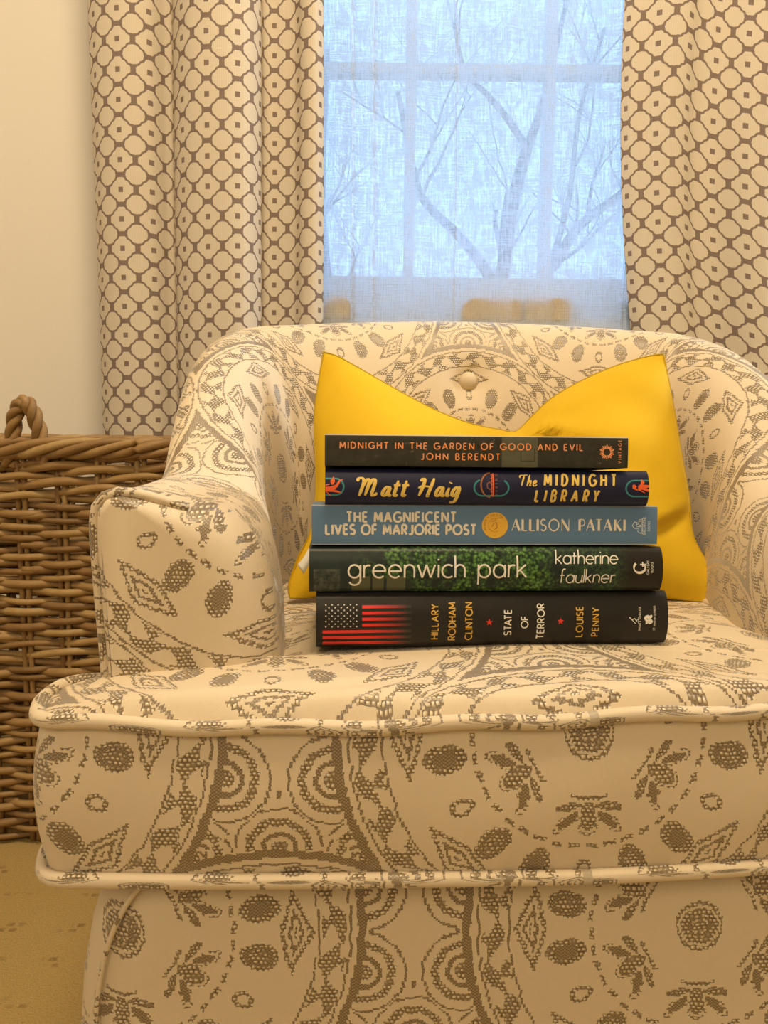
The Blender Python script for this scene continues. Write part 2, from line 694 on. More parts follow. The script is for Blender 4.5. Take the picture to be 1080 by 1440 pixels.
def limb(mb, p, d, length, rad, depth, rng):
    """a bent branch with forks"""
    n = 6
    pts, rr = [np.array(p)], [rad]
    d = np.array(d, float)
    d /= np.linalg.norm(d)
    for i in range(n):
        d = d + np.array([rng.gauss(0, .13), rng.gauss(0, .13), rng.gauss(0, .10) + .036])
        d /= np.linalg.norm(d)
        pts.append(pts[-1] + d * length / n)
        rr.append(rad * (1 - .6 * (i + 1) / n))
    mb.tube(pts, rr, 6 if rad > .012 else 4)
    if depth > 0:
        for k in range(3):
            i = rng.randint(2, n)
            side = np.array([rng.uniform(-1, 1), rng.uniform(-.6, .6), rng.uniform(-.1, .9)])
            limb(mb, pts[i], d * .7 + side * .9, length * rng.uniform(.55, .8), rr[i] * .62, depth - 1, rng)


def tree(seed, base, limbs, label):
    """limbs: paths from the foot, start and end radius, number and depth of the side twigs"""
    rng = random.Random(seed)
    mb = MB()
    for path, r0, r1, twigs, dp in limbs:
        P = cat_rom(path, 6)
        mb.tube(P, list(np.linspace(r0, r1, len(P))), 8)
        for k in range(twigs):
            i = rng.randint(len(P) // 3, len(P) - 2)
            d = P[i + 1] - P[i]
            d = d / np.linalg.norm(d) * .7 + np.array([rng.uniform(-1, 1), rng.uniform(-.6, .6), rng.uniform(-.1, .8)])
            limb(mb, P[i], d, rng.uniform(.45, .9), (r0 + (r1 - r0) * i / len(P)) * .5, dp, rng)
    o = mb.build('bare_tree', M['bark'], fix=False)
    o.location = base
    return tag(o, label, 'tree')


tree(3, (.82, 5.2, -.4), [([(.0, 0, 0), (-.06, 0, .9), (-.088, 0, 1.748), (-.077, 0, 1.839), (-.005, 0, 2.41), (.072, 0, 2.741)], .060, .036, 2, 1),
                          ([(.072, 0, 2.741), (-.066, 0, 2.927), (-.197, 0, 3.068), (-.333, .05, 3.226), (-.407, .1, 3.543)], .026, .012, 3, 2),
                          ([(.072, 0, 2.741), (.118, 0, 2.864), (.159, 0, 2.995), (.209, -.05, 3.253), (.304, -.1, 3.719)], .032, .014, 3, 2),
                          ([(-.06, 0, 1.60), (-.144, 0, 1.92), (-.346, .05, 2.197), (-.572, .1, 2.426), (-.653, .1, 2.637), (-.761, .1, 3.114)], .042, .016, 4, 1)],
     'bare forked tree seen through the middle of the sheer curtain')
tree(11, (1.32, 5.8, -.4), [([(0, 0, 0), (-.16, 0, 1.2), (-.171, 0, 1.996), (-.083, 0, 2.159), (.058, 0, 2.395), (.292, 0, 2.587), (.456, 0, 2.702), (.788, 0, 2.999)], .056, .018, 4, 2),
                            ([(-.172, 0, 1.97), (-.012, 0, 2.598), (.042, 0, 3.185), (.196, 0, 3.76)], .026, .012, 4, 3)],
     'bare tree leaning right behind the right-hand window panes')
tree(23, (-.55, 8.0, -.4), [([(0, 0, 0), (.02, 0, 1.0), (-.02, 0, 2.2), (-.1, 0, 3.2), (-.05, 0, 4.6)], .06, .02, 9, 2)],
     'thin twiggy tree farther off behind the left-hand window panes')

# ------------------------------------------------------------------ curtains


def curtain(profile, z0, z1, lean, skew, du, dv, nz=60, ripple=0.004, seed=0):
    P, L = resample(cat_rom(profile, 14), 260)
    rng = random.Random(seed)
    ph = [rng.uniform(0, 6.28) for _ in range(4)]
    rows, uvs = [], []
    for i in range(nz + 1):
        z = z0 + (z1 - z0) * i / nz
        row, uv = [], []
        for j in range(len(P)):
            x, y = P[j]
            y += ripple * math.sin(L[j] * 26 + z * 2.6 + ph[0]) + ripple * .6 * math.sin(L[j] * 47 - z * 4.1 + ph[1])
            x += lean(z) + ripple * .4 * math.sin(z * 5 + L[j] * 9 + ph[2])
            row.append((x, y, z))
            uv.append((L[j] + du, z + skew(L[j], z) + dv))
        rows.append(row)
        uvs.append(uv)
    mb = MB()
    mb.grid(rows, uvs)
    return mb


lp = [(-.479, 1.318), (-.455, 1.297), (-.415, 1.287), (-.38, 1.294), (-.362, 1.318), (-.350, 1.322), (-.338, 1.296), (-.305, 1.268), (-.26, 1.258),
      (-.222, 1.266), (-.207, 1.296), (-.206, 1.322), (-.192, 1.330), (-.172, 1.326), (-.152, 1.318), (-.135, 1.296), (-.118, 1.292), (-.106, 1.306)]
cl = curtain(lp, 0.02, 2.10, lambda z: 0.0, lambda s, z: 0.0, 0.006, 0.012, seed=1)
o = cl.build('patterned_curtain', M['curtain'])
so = o.modifiers.new('thick', 'SOLIDIFY')
so.thickness = 0.0016
tag(o, 'cream and brown trellis curtain hanging left of the window, behind the wicker basket', 'curtain', 'patterned curtains')

rp = [(.372, 1.318), (.386, 1.302), (.412, 1.292), (.44, 1.286), (.462, 1.290), (.485, 1.300), (.515, 1.292), (.55, 1.262), (.585, 1.250), (.615, 1.258), (.635, 1.276),
      (.66, 1.280), (.69, 1.252), (.73, 1.235), (.77, 1.255), (.80, 1.278), (.84, 1.25)]


def rlean(z):
    q = max(0.0, min(1.0, (1.15 - z) / .55))
    return .047 * q * q + .006


def rskew(s, z):
    return .40 * max(0.0, s - .085)


cr = curtain(rp, 0.02, 2.10, rlean, rskew, 0.012, 0.004, seed=5, ripple=.006)
o = cr.build('patterned_curtain', M['curtain'])
so = o.modifiers.new('thick', 'SOLIDIFY')
so.thickness = 0.0016
tag(o, 'cream and brown trellis curtain hanging right of the window, its rows sloping', 'curtain', 'patterned curtains')

sp = []
rng = random.Random(4)
xx = -.225
k = 0
while xx < .62:
    sp.append((xx, 1.347 + (.0032 if k % 2 else -.0032) * rng.uniform(.4, 1.3)))
    xx += rng.uniform(.022, .05)
    k += 1
# a few sharp hanging creases
for cx in (-.063, -.028, .108, .40):
    sp += [(cx - .004, 1.347), (cx, 1.339), (cx + .004, 1.348)]
sp.sort()
sh = curtain(sp, 0.42, 2.10, lambda z: .006 * math.sin(z * 2.2), lambda s, z: 0.0, 0, 0, nz=50, ripple=.002, seed=9)
tag(sh.build('sheer_curtain', M['sheer']), 'pale blue-white linen sheer hanging across the window between the patterned curtains', 'sheer')
rod = MB()
rod.tube([(-.62, 1.325, 2.135), (.95, 1.325, 2.135)], .012, 16)
ro = rod.build('curtain_rod', M['paint'])
tag(ro, 'white curtain rod above the patterned curtains, out of view', 'curtain rod')
for bx in (-.58, .91):
    b = MB()
    b.tube([(bx, 1.325, 2.135), (bx, 1.38, 2.135), (bx, Y1 + .002, 2.135)], .007, 10)
    b.tube([(bx, Y1 - .006, 2.135), (bx, Y1, 2.135)], .022, 16)
    b.build('bracket', M['paint'], ro)


def ornament(x0, x1, h, name, mat, label, round_l, round_r, y=1.3682):
    """a small glazed block with rounded shoulders"""
    w = x1 - x0
    prof = []
    for k in range(9):
        a = PI - k * PI / 16
        prof.append((round_l + round_l * math.cos(a), h - round_l + round_l * math.sin(a)))
    for k in range(9):
        a = PI / 2 - k * PI / 16
        prof.append((w - round_r + round_r * math.cos(a), h - round_r + round_r * math.sin(a)))
    prof += [(w, 0.0), (0.0, 0.0)]
    mb = MB()
    rows = []
    for yy, s in ((-.016, .96), (-.013, 1.0), (.013, 1.0), (.016, .96)):
        rows.append([(w / 2 + (p[0] - w / 2) * s - w / 2, yy, p[1] * s) for p in prof])
    mb.grid(rows, None, close_u=True)
    mb.poly(rows[0])
    mb.poly(rows[-1])
    o = mb.build(name, mat, smooth=False)
    o.location = ((x0 + x1) / 2, y, WZ0)
    return tag(o, label, 'ornament', 'ornaments on the window sill')


ornament(-.108, -.058, .037, 'sill_ornament', M['tan'], 'small round-topped tan ornament at the left end of the window sill', .022, .022)
ornament(.126, .232, .037, 'sill_ornament', M['tan'], 'wide tan ornament with a sloping shoulder at the middle of the sill', .026, .006)
ornament(.237, .315, .038, 'sill_ornament', M['tan'], 'square tan ornament right of the wide one on the sill', .007, .007)
ornament(.398, .470, .035, 'sill_ornament', M['grey'], 'square grey ornament by the right patterned curtain on the sill', .006, .006)

# ------------------------------------------------------------------ wicker basket
BX0, BX1, BY0, BY1, BH = -.71, -.235, .955, 1.215, .535
bas = thing('wicker_basket', 'tall brown woven willow basket standing between the armchair and the wall', 'basket', ((BX0 + BX1) / 2, (BY0 + BY1) / 2, 0))
hw, hd, rc = (BX1 - BX0) / 2, (BY1 - BY0) / 2, .06


def rrect(w, d, r, n=14):
    pts = []
    for cx, cy, a0 in ((w - r, -d + r, -90), (w - r, d - r, 0), (-w + r, d - r, 90), (-w + r, -d + r, 180)):
        for k in range(n + 1):
            a = R(a0 + 90 * k / n)
            pts.append((cx + r * math.cos(a), cy + r * math.sin(a)))
    pts.append(pts[0])
    return np.array(pts)


NS = 26                                     # stakes round the basket
NP = NS * 10
ring, rl = resample(rrect(hw - .008, hd - .008, rc), NP + 1)
ring = ring[:-1]
nrm = np.roll(ring, -1, 0) - np.roll(ring, 1, 0)
nrm = np.stack([nrm[:, 1], -nrm[:, 0]], 1)
nrm /= np.linalg.norm(nrm, axis=1)[:, None]
wob = random.Random(12)
weave = MB()
z = .012
row = 0
while z < BH - .020:
    band = z > BH - .088 or .245 < z < .275
    r0 = .0049 if not band else .0050
    # each ring is laid in lengths, like real rods
    cuts = sorted(wob.sample(range(NS), 3))
    taper = 1 - .035 * (1 - z / BH)
    for ci in range(3):
        a, b = cuts[ci] * 10, (cuts[(ci + 1) % 3] * 10 if ci < 2 else (cuts[0] + NS) * 10)
        b += 6
        pts, rr = [], []
        dz = wob.uniform(-.0020, .0020)
        rj = r0 * wob.uniform(.76, 1.20)
        sl = wob.uniform(.003, .009) if band else wob.uniform(-.0040, .0040)
        ph = wob.uniform(0, 6.28)
        for i in range(a, b + 1):
            p = ring[i % NP]
            q = nrm[i % NP]
            s = i / 10.0
            if band:
                off = .0065 * math.cos(2 * PI * s / 3 + row * 2.1)
                zz = z + dz + .0038 * math.sin(2 * PI * s / 3 + row * 2.1 + .9)
            else:
                off = .0062 * math.cos(PI * s + row * PI)
                zz = z + dz + .0019 * math.sin(s * 1.3 + ph)
            zz += sl * ((i - a) / (b - a) - .5)
            pts.append((p[0] * taper + q[0] * off, p[1] * taper + q[1] * off, zz))
            rr.append(rj * (1.0 if 2 < i - a < b - a - 2 else .75))
        weave.tube(pts, rr, 6)
    z += .0091 if not band else .0086
    row += 1
for k in range(NS):
    for d in (-.0042, .0042):
        i = k * 10
        p = ring[i] + np.array([nrm[i][1], -nrm[i][0]]) * d
        pts = []
        for zz in np.linspace(.004, BH - .012, 8):
            tp = 1 - .035 * (1 - zz / BH)
            pts.append((p[0] * tp, p[1] * tp, zz))
        weave.tube(pts, .0036, 6)
weave.build('woven_body', M['wicker'], bas)
bot = MB()
bot.box((-hw + .02, -hd + .02, .004), (hw - .02, hd - .02, .012))
bot.build('base_panel', M['wicker'], bas, smooth=False)
rim = MB()
for sidx in range(5):
    pts, rr = [], []
    for i in range(NP):
        p, q = ring[i], nrm[i]
        a = 2 * PI * sidx / 5 + 2 * PI * i / NP * 7
        pts.append((p[0] + q[0] * (.001 + .0105 * math.cos(a)), p[1] + q[1] * (.001 + .0105 * math.cos(a)), BH - .016 + .0088 * math.sin(a)))
        rr.append(.0056 + .0006 * math.sin(i * .21 + sidx))
    rim.tube(pts, rr, 8, closed=True)
rim.build('rim', M['wicker'], bas)
for side in (-1,):
    hb = MB()
    base = np.array([.029, side * (hd - .008), BH - .03])
    cpts = cat_rom([(-.030, 0, -.01), (-.022, 0, .018), (-.017, -.004, .046), (-.006, -.006, .066), (.006, -.006, .068), (.016, -.004, .050), (.022, 0, .022), (.027, 0, -.01)], 8)
    for sidx in range(3):
        pts = []
        for i, c in enumerate(cpts):
            a = 2 * PI * sidx / 3 + i * .36
            t = cpts[min(i + 1, len(cpts) - 1)] - cpts[max(i - 1, 0)]
            t /= np.linalg.norm(t)
            e1 = np.array([0, 1.0, 0])
            e2 = np.cross(t, e1)
            pts.append(base + c * np.array([.80, 1, 1]) + .0052 * (math.cos(a) * e1 + math.sin(a) * e2))
        hb.tube(pts, .0052, 8)
    hb.build('handle', M['wicker'], bas)

# ------------------------------------------------------------------ armchair
YAW = R(2.5)
chair = thing('armchair', 'cream tub armchair with brown woven medallion pattern, holding the stack of books', 'armchair', (.105, .72, 0), YAW)

# shell: arms and back in one sweep
CREST = [(-.297, -.192, .507, .112, 0.0), (-.297, -.12, .507, .110, 0.0), (-.297, -.05, .511, .100, 0.0), (-.299, -.005, .545, .092, .1), (-.300, .04, .580, .086, .25), (-.299, .085, .611, .088, .5),
         (-.289, .150, .643, .098, .8), (-.268, .203, .660, .112, 1.0), (-.21, .240, .668, .124, 1.0), (-.11, .272, .676, .138, 1.0), (0, .282, .679, .140, 1.0)]
full = CREST + [(-a, b, c, d, e) for a, b, c, d, e in CREST[-2::-1]]
ST = cat_rom(full, 9)
ns = len(ST)
tg = np.gradient(ST[:, :2], axis=0)
tg /= np.linalg.norm(tg, axis=1)[:, None]
nin = np.stack([tg[:, 1], -tg[:, 0]], 1)            # towards the seat
arc = np.concatenate([[0], np.cumsum(np.linalg.norm(np.diff(ST[:, :2], axis=0), axis=1))])
arc -= arc[-1] / 2


def section(h, t, back):
    hr = h - .38
    bl = lambda p, q: p + (q - p) * back
    prof = [(1.0, .30), (1.0, .36), (bl(1.0, .97), .40), (bl(.97, .86), .38 + .45 * hr), (bl(.885, .73), .38 + .72 * hr), (bl(.70, .56), .38 + .90 * hr), (bl(.46, .40), h - .006),
            (bl(.20, .20), h), (.035, h - .003), (-.018, h - .018), (-.005, h - .062), (.03, h - .14), (.035, .25), (.03, .06)]
    p = cat_rom([(a * t, z) for a, z in prof], 6)
    return resample(p, 84)


def shell_point(i, a, z):
    return (ST[i, 0] + nin[i, 0] * a, ST[i, 1] + nin[i, 1] * a, z)


rows, uvs = [], []
secs = [section(ST[i, 2], ST[i, 3], ST[i, 4]) for i in range(ns)]
mid_back = secs[ns // 2][1]


def cap_rows(i, sgn):
    """rounded front of an arm: the section is drawn in while it comes forward"""
    out, ou = [], []
    P, L = secs[i]
    c = ST[i, 3] * .5
    for dy, ins in ((-.0350, .056), (-.0348, .048), (-.0335, .034), (-.0300, .021), (-.0230, .0105), (-.0140, .0040), (-.006, .0008)):
        row, uv = [], []
        for (a, z), l in zip(P, L):
            f = max(-1.0, min(1.0, (a - c) / c))
            inner = 1.0 if f > 0 else .12
            a2 = c + (a - c) * (1 - ins / c * inner) if c * (1 - ins / c * inner) > 0 else c
            z2 = z - ins * .85 * max(0.0, min(1.0, (z - (ST[i, 2] - .12)) / .12)) * (.75 if f > .3 else .75 * max(.16, (f + 1) / 1.3))
            p = shell_point(i, a2, z2)
            row.append((p[0], p[1] + dy, p[2]))
            uv.append((arc[i] * 1.0 + sgn * 0 + (a2) * sgn, z2 * 1.0 + .02))
        out.append(row)
        ou.append(uv)
    return out, ou


btn = np.array([-.004, .190, .603])
for i in range(ns):
    P, L = secs[i]
    row, uv = [], []
    for (a, z), l in zip(P, L):
        row.append(shell_point(i, a, z))
        lv = l / L[-1]
        uv.append((arc[i], l - 0.02))
    rows.append(row)
    uvs.append(uv)
# even out the inside of the two rear corners, where the offset would fold over itself
RW = np.array(rows)
wj = np.array([[min(1.0, max(0.0, secs[i][0][j][0] / ST[i, 3] * 1.5 - .2)) * min(1.0, max(0.0, ST[i, 4] * 2.0)) for j in range(84)] for i in range(ns)])[:, :, None]
for _ in range(40):
    RW[1:-1] += .5 * wj[1:-1] * (.5 * (RW[:-2] + RW[2:]) - RW[1:-1]) * np.array([1, 1, 0.0])
rows = [[tuple(p) for p in r] for r in RW]
# button dimple on the inside of the back
mi = ns // 2
P, L = secs[mi]
kb = int(np.argmin(np.abs(P[:40, 1] - .606)))
bp = np.array(rows[mi][kb])
for i in range(ns):
    for j in range(44):
        p = np.array(rows[i][j])
        d = np.linalg.norm(p - bp)
        if d < .09:
            rows[i][j] = (p[0], p[1] + .016 * math.exp(-(d / .020) ** 2), p[2])
bp[1] += .012
c0, u0 = cap_rows(0, 1)
c1, u1 = cap_rows(ns - 1, -1)
sm = MB()
# uv of the caps must not bleed into the sweep, so they are grids of their own that meet it
sm.grid(rows, [[(u, v - .185) for u, v in r] for r in uvs])
capu0 = [[(x * 1.0 + .37, z - .30) for x, y, z in r] for r in c0]
capu1 = [[(x * 1.0 - .37, z - .30) for x, y, z in r] for r in c1]
sm.grid(c0 + [rows[0]], capu0 + [[(x + .37, z - .30) for x, y, z in rows[0]]])
sm.grid([rows[-1]] + c1[::-1], [[(x - .37, z - .30) for x, y, z in rows[-1]]] + capu1[::-1])
for cc, off in ((c0, .37), (c1, -.37)):
    n_ = len(cc[0]) // 2
    A, B = cc[0][:n_], cc[0][n_:][::-1]
    sm.grid([A, B], [[(x + off, z - .30) for x, y, z in A], [(x + off, z - .30) for x, y, z in B]])
shell = sm.build('upholstered_shell', M['cloth'], chair)
bm = bmesh.new()
bm.from_mesh(shell.data)
bmesh.ops.remove_doubles(bm, verts=bm.verts, dist=.00005)
bmesh.ops.recalc_face_normals(bm, faces=bm.faces)
bm.to_mesh(shell.data)
bm.free()
shell.data.polygons.foreach_set('use_smooth', [True] * len(shell.data.polygons))
# welts along the outer edge of the arm fronts
for cc in (c0, c1):
    E_ = np.array([(cc[4][j][0], cc[4][j][2]) for j in range(26, 84)])
    T_ = np.gradient(E_, axis=0)
    T_ /= np.linalg.norm(T_, axis=1)[:, None]
    N_ = np.stack([T_[:, 1], -T_[:, 0]], 1)
    if np.dot(N_[-5], (1 if E_[-5][0] > 0 else -1, 0)) < 0:
        N_ = -N_
    pw = [(E_[k][0] + N_[k][0] * .0012, cc[4][26 + k][1] - .004 + .006 * max(0.0, 1 - k / 5), E_[k][1] + N_[k][1] * .0012) for k in range(len(E_))]
    w = MB()
    w.tube(pw, .0034, 8)
    w.build('piping', M['cloth'], shell)
# button
bb = MB()
prof = [(0.0, -.0085), (.004, -.0082), (.0085, -.0062), (.0108, -.0022), (.0108, .001), (.009, .004)]
rws = []
for rr_, yy in prof:
    rws.append([(rr_ * math.cos(2 * PI * k / 20), yy, rr_ * math.sin(2 * PI * k / 20)) for k in range(20)])
bb.grid(rws, [[(x + .18, z) for x, y, z in r] for r in rws], close_u=True)
bo = bb.build('button', M['cloth'], chair)
bo.location = bp

# base under the seat
bs = MB()
rows, uvs = [], []
for z, gx, gy in ((.050, .020, .0), (.09, .022, .0), (.15, .021, .001), (.20, .017, .0), (.235, .010, -.001), (.262, .001, -.004), (.281, -.012, -.010), (.292, -.040, -.025), (.296, -.07, -.05)):
    pl = rrect(.2925 + gx, .225 + gy, .045, 8)
    pl, pls = resample(pl, 181)
    pl = pl[:-1]
    # the loop starts at the front right corner and runs round the right side
    rows.append([(x, y - .045, z) for x, y in pl])
    uvs.append([(x if y < 0 else x * 1.0, z) for x, y in pl])
bs.grid(rows, [[((p[0] - .085) if abs(p[1] + .045 + .225) < .05 else (math.copysign(.11 + abs(p[1]), p[0])), p[2] - .240) for p in r] for r in rows], close_u=True)
bs.poly(rows[-1])
bs.build('seat_base', M['cloth'], chair)
for sx in (-1, 1):
    w = MB()
    w.tube(cat_rom([(sx * .245, -.263, .283), (sx * .266, -.2655, .266), (sx * .280, -.2665, .24), (sx * .288, -.2665, .21), (sx * .292, -.2670, .17), (sx * .293, -.2670, .07)], 6), .0017, 8)
    w.build('piping', M['cloth'], chair.children[-1] if False else bpy.data.objects['seat_base'])
for sx in (-1, 1):
    for ly in (-.225, .15):
        l = MB()
        l.tube([(sx * .25, ly, 0.0), (sx * .25, ly, .06)], [.014, .020], 14)
        l.build('leg', M['wood_leg'], chair)

# T-shaped seat cushion
CF, CT, CBOT = -.283, .384, .2945


def front_bow(x):
    return CF + .016 * (x / .3) ** 2


half = [(0.0, CF), (.10, front_bow(.10)), (.20, front_bow(.20)), (.290, front_bow(.29) + .001), (.319, -.262), (.329, -.240), (.3295, -.222), (.322, -.205), (.295, -.199), (.235, -.197), (.206, -.190), (.194, -.165),
        (.194, -.10), (.206, -.02), (.208, .05), (.198, .11), (.16, .145), (.07, .156), (0.0, .157)]
outl = half + [(-x, y) for x, y in half[-2:0:-1]]
O = cat_rom(outl, 10, closed=True)
# even out the sampling
Oc = np.vstack([O, O[:1]])
O, _ = resample(Oc, 361)
O = O[:-1]
nO = len(O)
og = np.roll(O, -1, 0) - np.roll(O, 1, 0)
on = np.stack([og[:, 1], -og[:, 0]], 1)
on /= np.linalg.norm(on, axis=1)[:, None]           # outward
per = np.concatenate([[0], np.cumsum(np.linalg.norm(np.diff(O, axis=0), axis=1))])
tot = per[-1] + np.linalg.norm(O[0] - O[-1])
per = np.where(per > tot / 2, per - tot, per)       # signed from the front middle


def sag(x):
    """the edge of the cushion sinks a little towards its left corner and lifts to the right"""
    return .004 * math.sin(x * 9 + .4) - .0025


def edge_z(i):
    return CT + sag(O[i][0]) + .0012 * math.sin(per[i] * 60)


def bot_z(i):
    x = O[i][0]
    return CBOT - .012 + .003 * math.sin(x * 8 + 2.2) + .012 * max(0.0, x) / .3 * .9


def top_z(x, y, ze, r):
    t = max(0.0, 1 - r)
    rise = 1 - max(0.0, 1 - t / .24) ** 2.4
    ex = 1 - min(1.0, abs(x / .40)) ** 3
    return ze - .075 * max(0.0, y + .17) * rise + .0135 * rise * (.70 + .30 * ex) + .0008 * math.sin(x * 31 + y * 23) * rise


ctr = np.array([0.0, -.236])
cu_ = MB()
rows, uvs = [], []
for r in (1.0, .985, .96, .93, .89, .84, .78, .71, .63, .54, .44, .33, .22, .11, 0.0):
    row, uv = [], []
    for i in range(nO):
        # rings pull in towards a spine line instead of one point, so the rear stays smooth
        sy = max(-.232, min(.05, O[i][1] * .85 - .03))
        c = np.array([0.0, sy])
        p = c + (O[i] - c) * r
        # keep the rings clear of the notches
        p = ctr * 0 + p
        row.append((p[0], p[1], top_z(p[0], p[1], CT + (edge_z(i) - CT) * r ** 2, r)))
        uv.append((p[0] + .01, p[1] - CF + .10))
    rows.append(row)
    uvs.append(uv)
cu_.grid(rows, uvs, close_u=True)
# boxing strip, slightly puffed
rows, uvs = [], []
for k in range(13):
    f = k / 12
    row, uv = [], []
    for i in range(nO):
        puff = .006 * (1 - (2 * f - 1) ** 2) + .0006 * math.sin(per[i] * 40 + f * 5)
        z = edge_z(i) * (1 - f) + bot_z(i) * f
        row.append((O[i][0] + on[i][0] * (puff + .0005), O[i][1] + on[i][1] * (puff + .0005), z))
        uv.append((per[i] + .004, z - .374))
    rows.append(row)
    uvs.append(uv)
iw = int(np.argmax(per))                            # where the signed arc length wraps, at the rear
def rolled(rr):
    return [list(r[iw + 1:]) + list(r[:iw + 1]) for r in rr]
R1, U1 = rolled(rows), rolled(uvs)
cu_.grid(R1, U1)
cu_.grid([[r[-1], r[0]] for r in R1], [[u[-1], u[-1]] for u in U1])
# underside
last = rows[-1]
rr2 = [last, [(p[0] * .9, (p[1] + .1) * .9 - .1, p[2] + .002) for p in last], [(p[0] * .05, -.1, p[2] + .004) for p in last]]
cu_.grid(rr2, [[(p[0], p[1]) for p in q] for q in rr2], close_u=True)
cush = cu_.build('seat_cushion', M['cloth'], chair)
cush.rotation_euler = (0, 0, R(1.6))
for fz in (edge_z, bot_z):
    w = MB()
    w.tube([(O[i][0] + on[i][0] * .0035, O[i][1] + on[i][1] * .0035, fz(i)) for i in range(nO)], .0046, 10, closed=True)
    w.build('piping', M['cloth'], cush)

# ------------------------------------------------------------------ yellow cushion
pil = thing('yellow_pillow', 'mustard yellow velvet throw pillow with a chopped top, behind the stacked books', 'pillow', (.105, .740, .388), 0.0)
top_pts = [(-.068, .241), (-.053, .2365), (-.033, .226), (.007, .204), (.05, .182), (.09, .167), (.125, .1600), (.142, .1585), (.158, .174), (.18, .195), (.212, .214), (.248, .230), (.281, .240), (.298, .243)]
TX = np.array([p[0] for p in top_pts])
TZ = np.array([p[1] for p in top_pts])
tp = cat_rom(top_pts, 8)
lft = cat_rom([(-.088, -.006), (-.092, .010), (-.085, .035), (-.073, .06), (-.069, .10), (-.0715, .14), (-.0735, .18), (-.067, .241)], 8)
rgt = cat_rom([(.322, -.004), (.331, .010), (.322, .03), (.308, .06), (.308, .10), (.305, .14), (.303, .18), (.298, .243)], 8)


def pillow_pt(s, t, side):
    zt = float(np.interp(-.068 + s * .366, tp[:, 0], tp[:, 1]))
    tt = t
    xl = float(np.interp(t * .241, lft[:, 1], lft[:, 0]))
    xr = float(np.interp(t * .242, rgt[:, 1], rgt[:, 0]))
    x = xl + (xr - xl) * s
    zb = -.004 + .004 * math.sin(s * PI)
    z = zb + (zt - zb) * t
    puff = (max(0.0, 1 - (2 * s - 1) ** 2) ** .72) * (max(0.0, 1 - (2 * t - 1) ** 2) ** .72)
    dv = math.hypot((x - .143) / .10, (z - .160) / .10)
    d = .086 * puff
    # the chop pushes the middle of the top in and throws folds out to both sides
    d *= 1 - .35 * math.exp(-dv * dv * 1.5)
    if side < 0:
        an = math.atan2(z - .165, x - .143)
        d += .0075 * math.cos(an * 9 + .8) * math.exp(-((dv - .45) / .45) ** 2) * (puff ** .5)
        d += .0060 * math.sin((x * .5 + z) * 75) * math.exp(-(((x - .27) / .07) ** 2 + ((z - .19) / .05) ** 2)) * puff ** .5
        d += .006 * math.sin((x - z * .8) * 70) * math.exp(-(((x + .075) / .03) ** 2 + ((z - .02) / .03) ** 2))
        d += .0050 * math.sin((x - z) * 45 + 1) * math.exp(-(((x - .29) / .04) ** 2 + ((z - .075) / .03) ** 2)) * puff ** .3
        # the fold that rolls over at the chop, and the crease under it
        ux, uz = .82, .57
        al = (x - .146) * ux + (z - .152) * uz
        ac = -(x - .146) * uz + (z - .152) * ux
        fo_ = math.exp(-((al - .022) / .024) ** 2)
        d += (.013 * math.exp(-((ac - .001) / .0075) ** 2) - .005 * math.exp(-((ac + .015) / .008) ** 2)) * fo_ * puff ** .3
        al2 = (x - .25) * .95 + (z - .065) * .3
        ac2 = -(x - .25) * .3 + (z - .065) * .95
        d += (.006 * math.exp(-((ac2 - .008) / .008) ** 2) - .008 * math.exp(-((ac2 + .004) / .007) ** 2)) * math.exp(-((al2 - .03) / .035) ** 2) * puff ** .3
    y = .020 + t * .085 + side * d * (1.0 if side < 0 else .75)
    y -= .006 * (1 - t) * (2 * abs(s - .5)) ** 3 * 4
    return (x - .105, y, z)


NSX, NTZ = 90, 60
for nm in (0,):
    pm = MB()
    for side in (-1, 1):
        ss = [0.5 - 0.5 * math.cos(PI * i / NSX) for i in range(NSX + 1)]
        tt_ = [0.5 - 0.5 * math.cos(PI * j / NTZ) for j in range(NTZ + 1)]
        pm.grid([[pillow_pt(s, t, side) for s in ss] for t in tt_])
    po = pm.build('velvet_cover', M['velvet'], pil)
    bm = bmesh.new()
    bm.from_mesh(po.data)
    bmesh.ops.remove_doubles(bm, verts=bm.verts, dist=.00008)
    bmesh.ops.recalc_face_normals(bm, faces=bm.faces)
    bm.to_mesh(po.data)
    bm.free()
    po.data.polygons.foreach_set('use_smooth', [True] * len(po.data.polygons))
se = MB()
loop = [pillow_pt(s, 1, -1) for s in np.linspace(0, 1, 80)] + [pillow_pt(1, t, -1) for t in np.linspace(1, 0, 50)][1:] + \
       [pillow_pt(s, 0, -1) for s in np.linspace(1, 0, 60)][1:] + [pillow_pt(0, t, -1) for t in np.linspace(0, 1, 50)][1:-1]
se.tube(loop, .0011, 6, closed=True)
se.build('seam', M['seam'], pil)
lb = MB()
lc = cat_rom([(-.140, -.012, .062), (-.156, -.014, .060), (-.170, -.016, .050), (-.178, -.018, .036), (-.184, -.019, .027)], 6)
lw = np.linspace(.0035, .0075, len(lc))
A = [(p[0] - w * .3, p[1], p[2] + w * .55) for p, w in zip(lc, lw)]
B = [(p[0] + w * .5, p[1] - .001, p[2] - w * .55) for p, w in zip(lc, lw)]
lb.grid([A, B])
lo = lb.build('care_label', M['white_tape'], pil)
lo['label'] = 'white cloth care label'
sd = lo.modifiers.new('thick', 'SOLIDIFY')
sd.thickness = .0006

# ------------------------------------------------------------------ lettering made of strokes


def arc_(cx, cy, rx, ry, a0, a1, n=14):
    return [(cx + rx * math.cos(R(a0 + (a1 - a0) * k / n)), cy + ry * math.sin(R(a0 + (a1 - a0) * k / n))) for k in range(n + 1)]


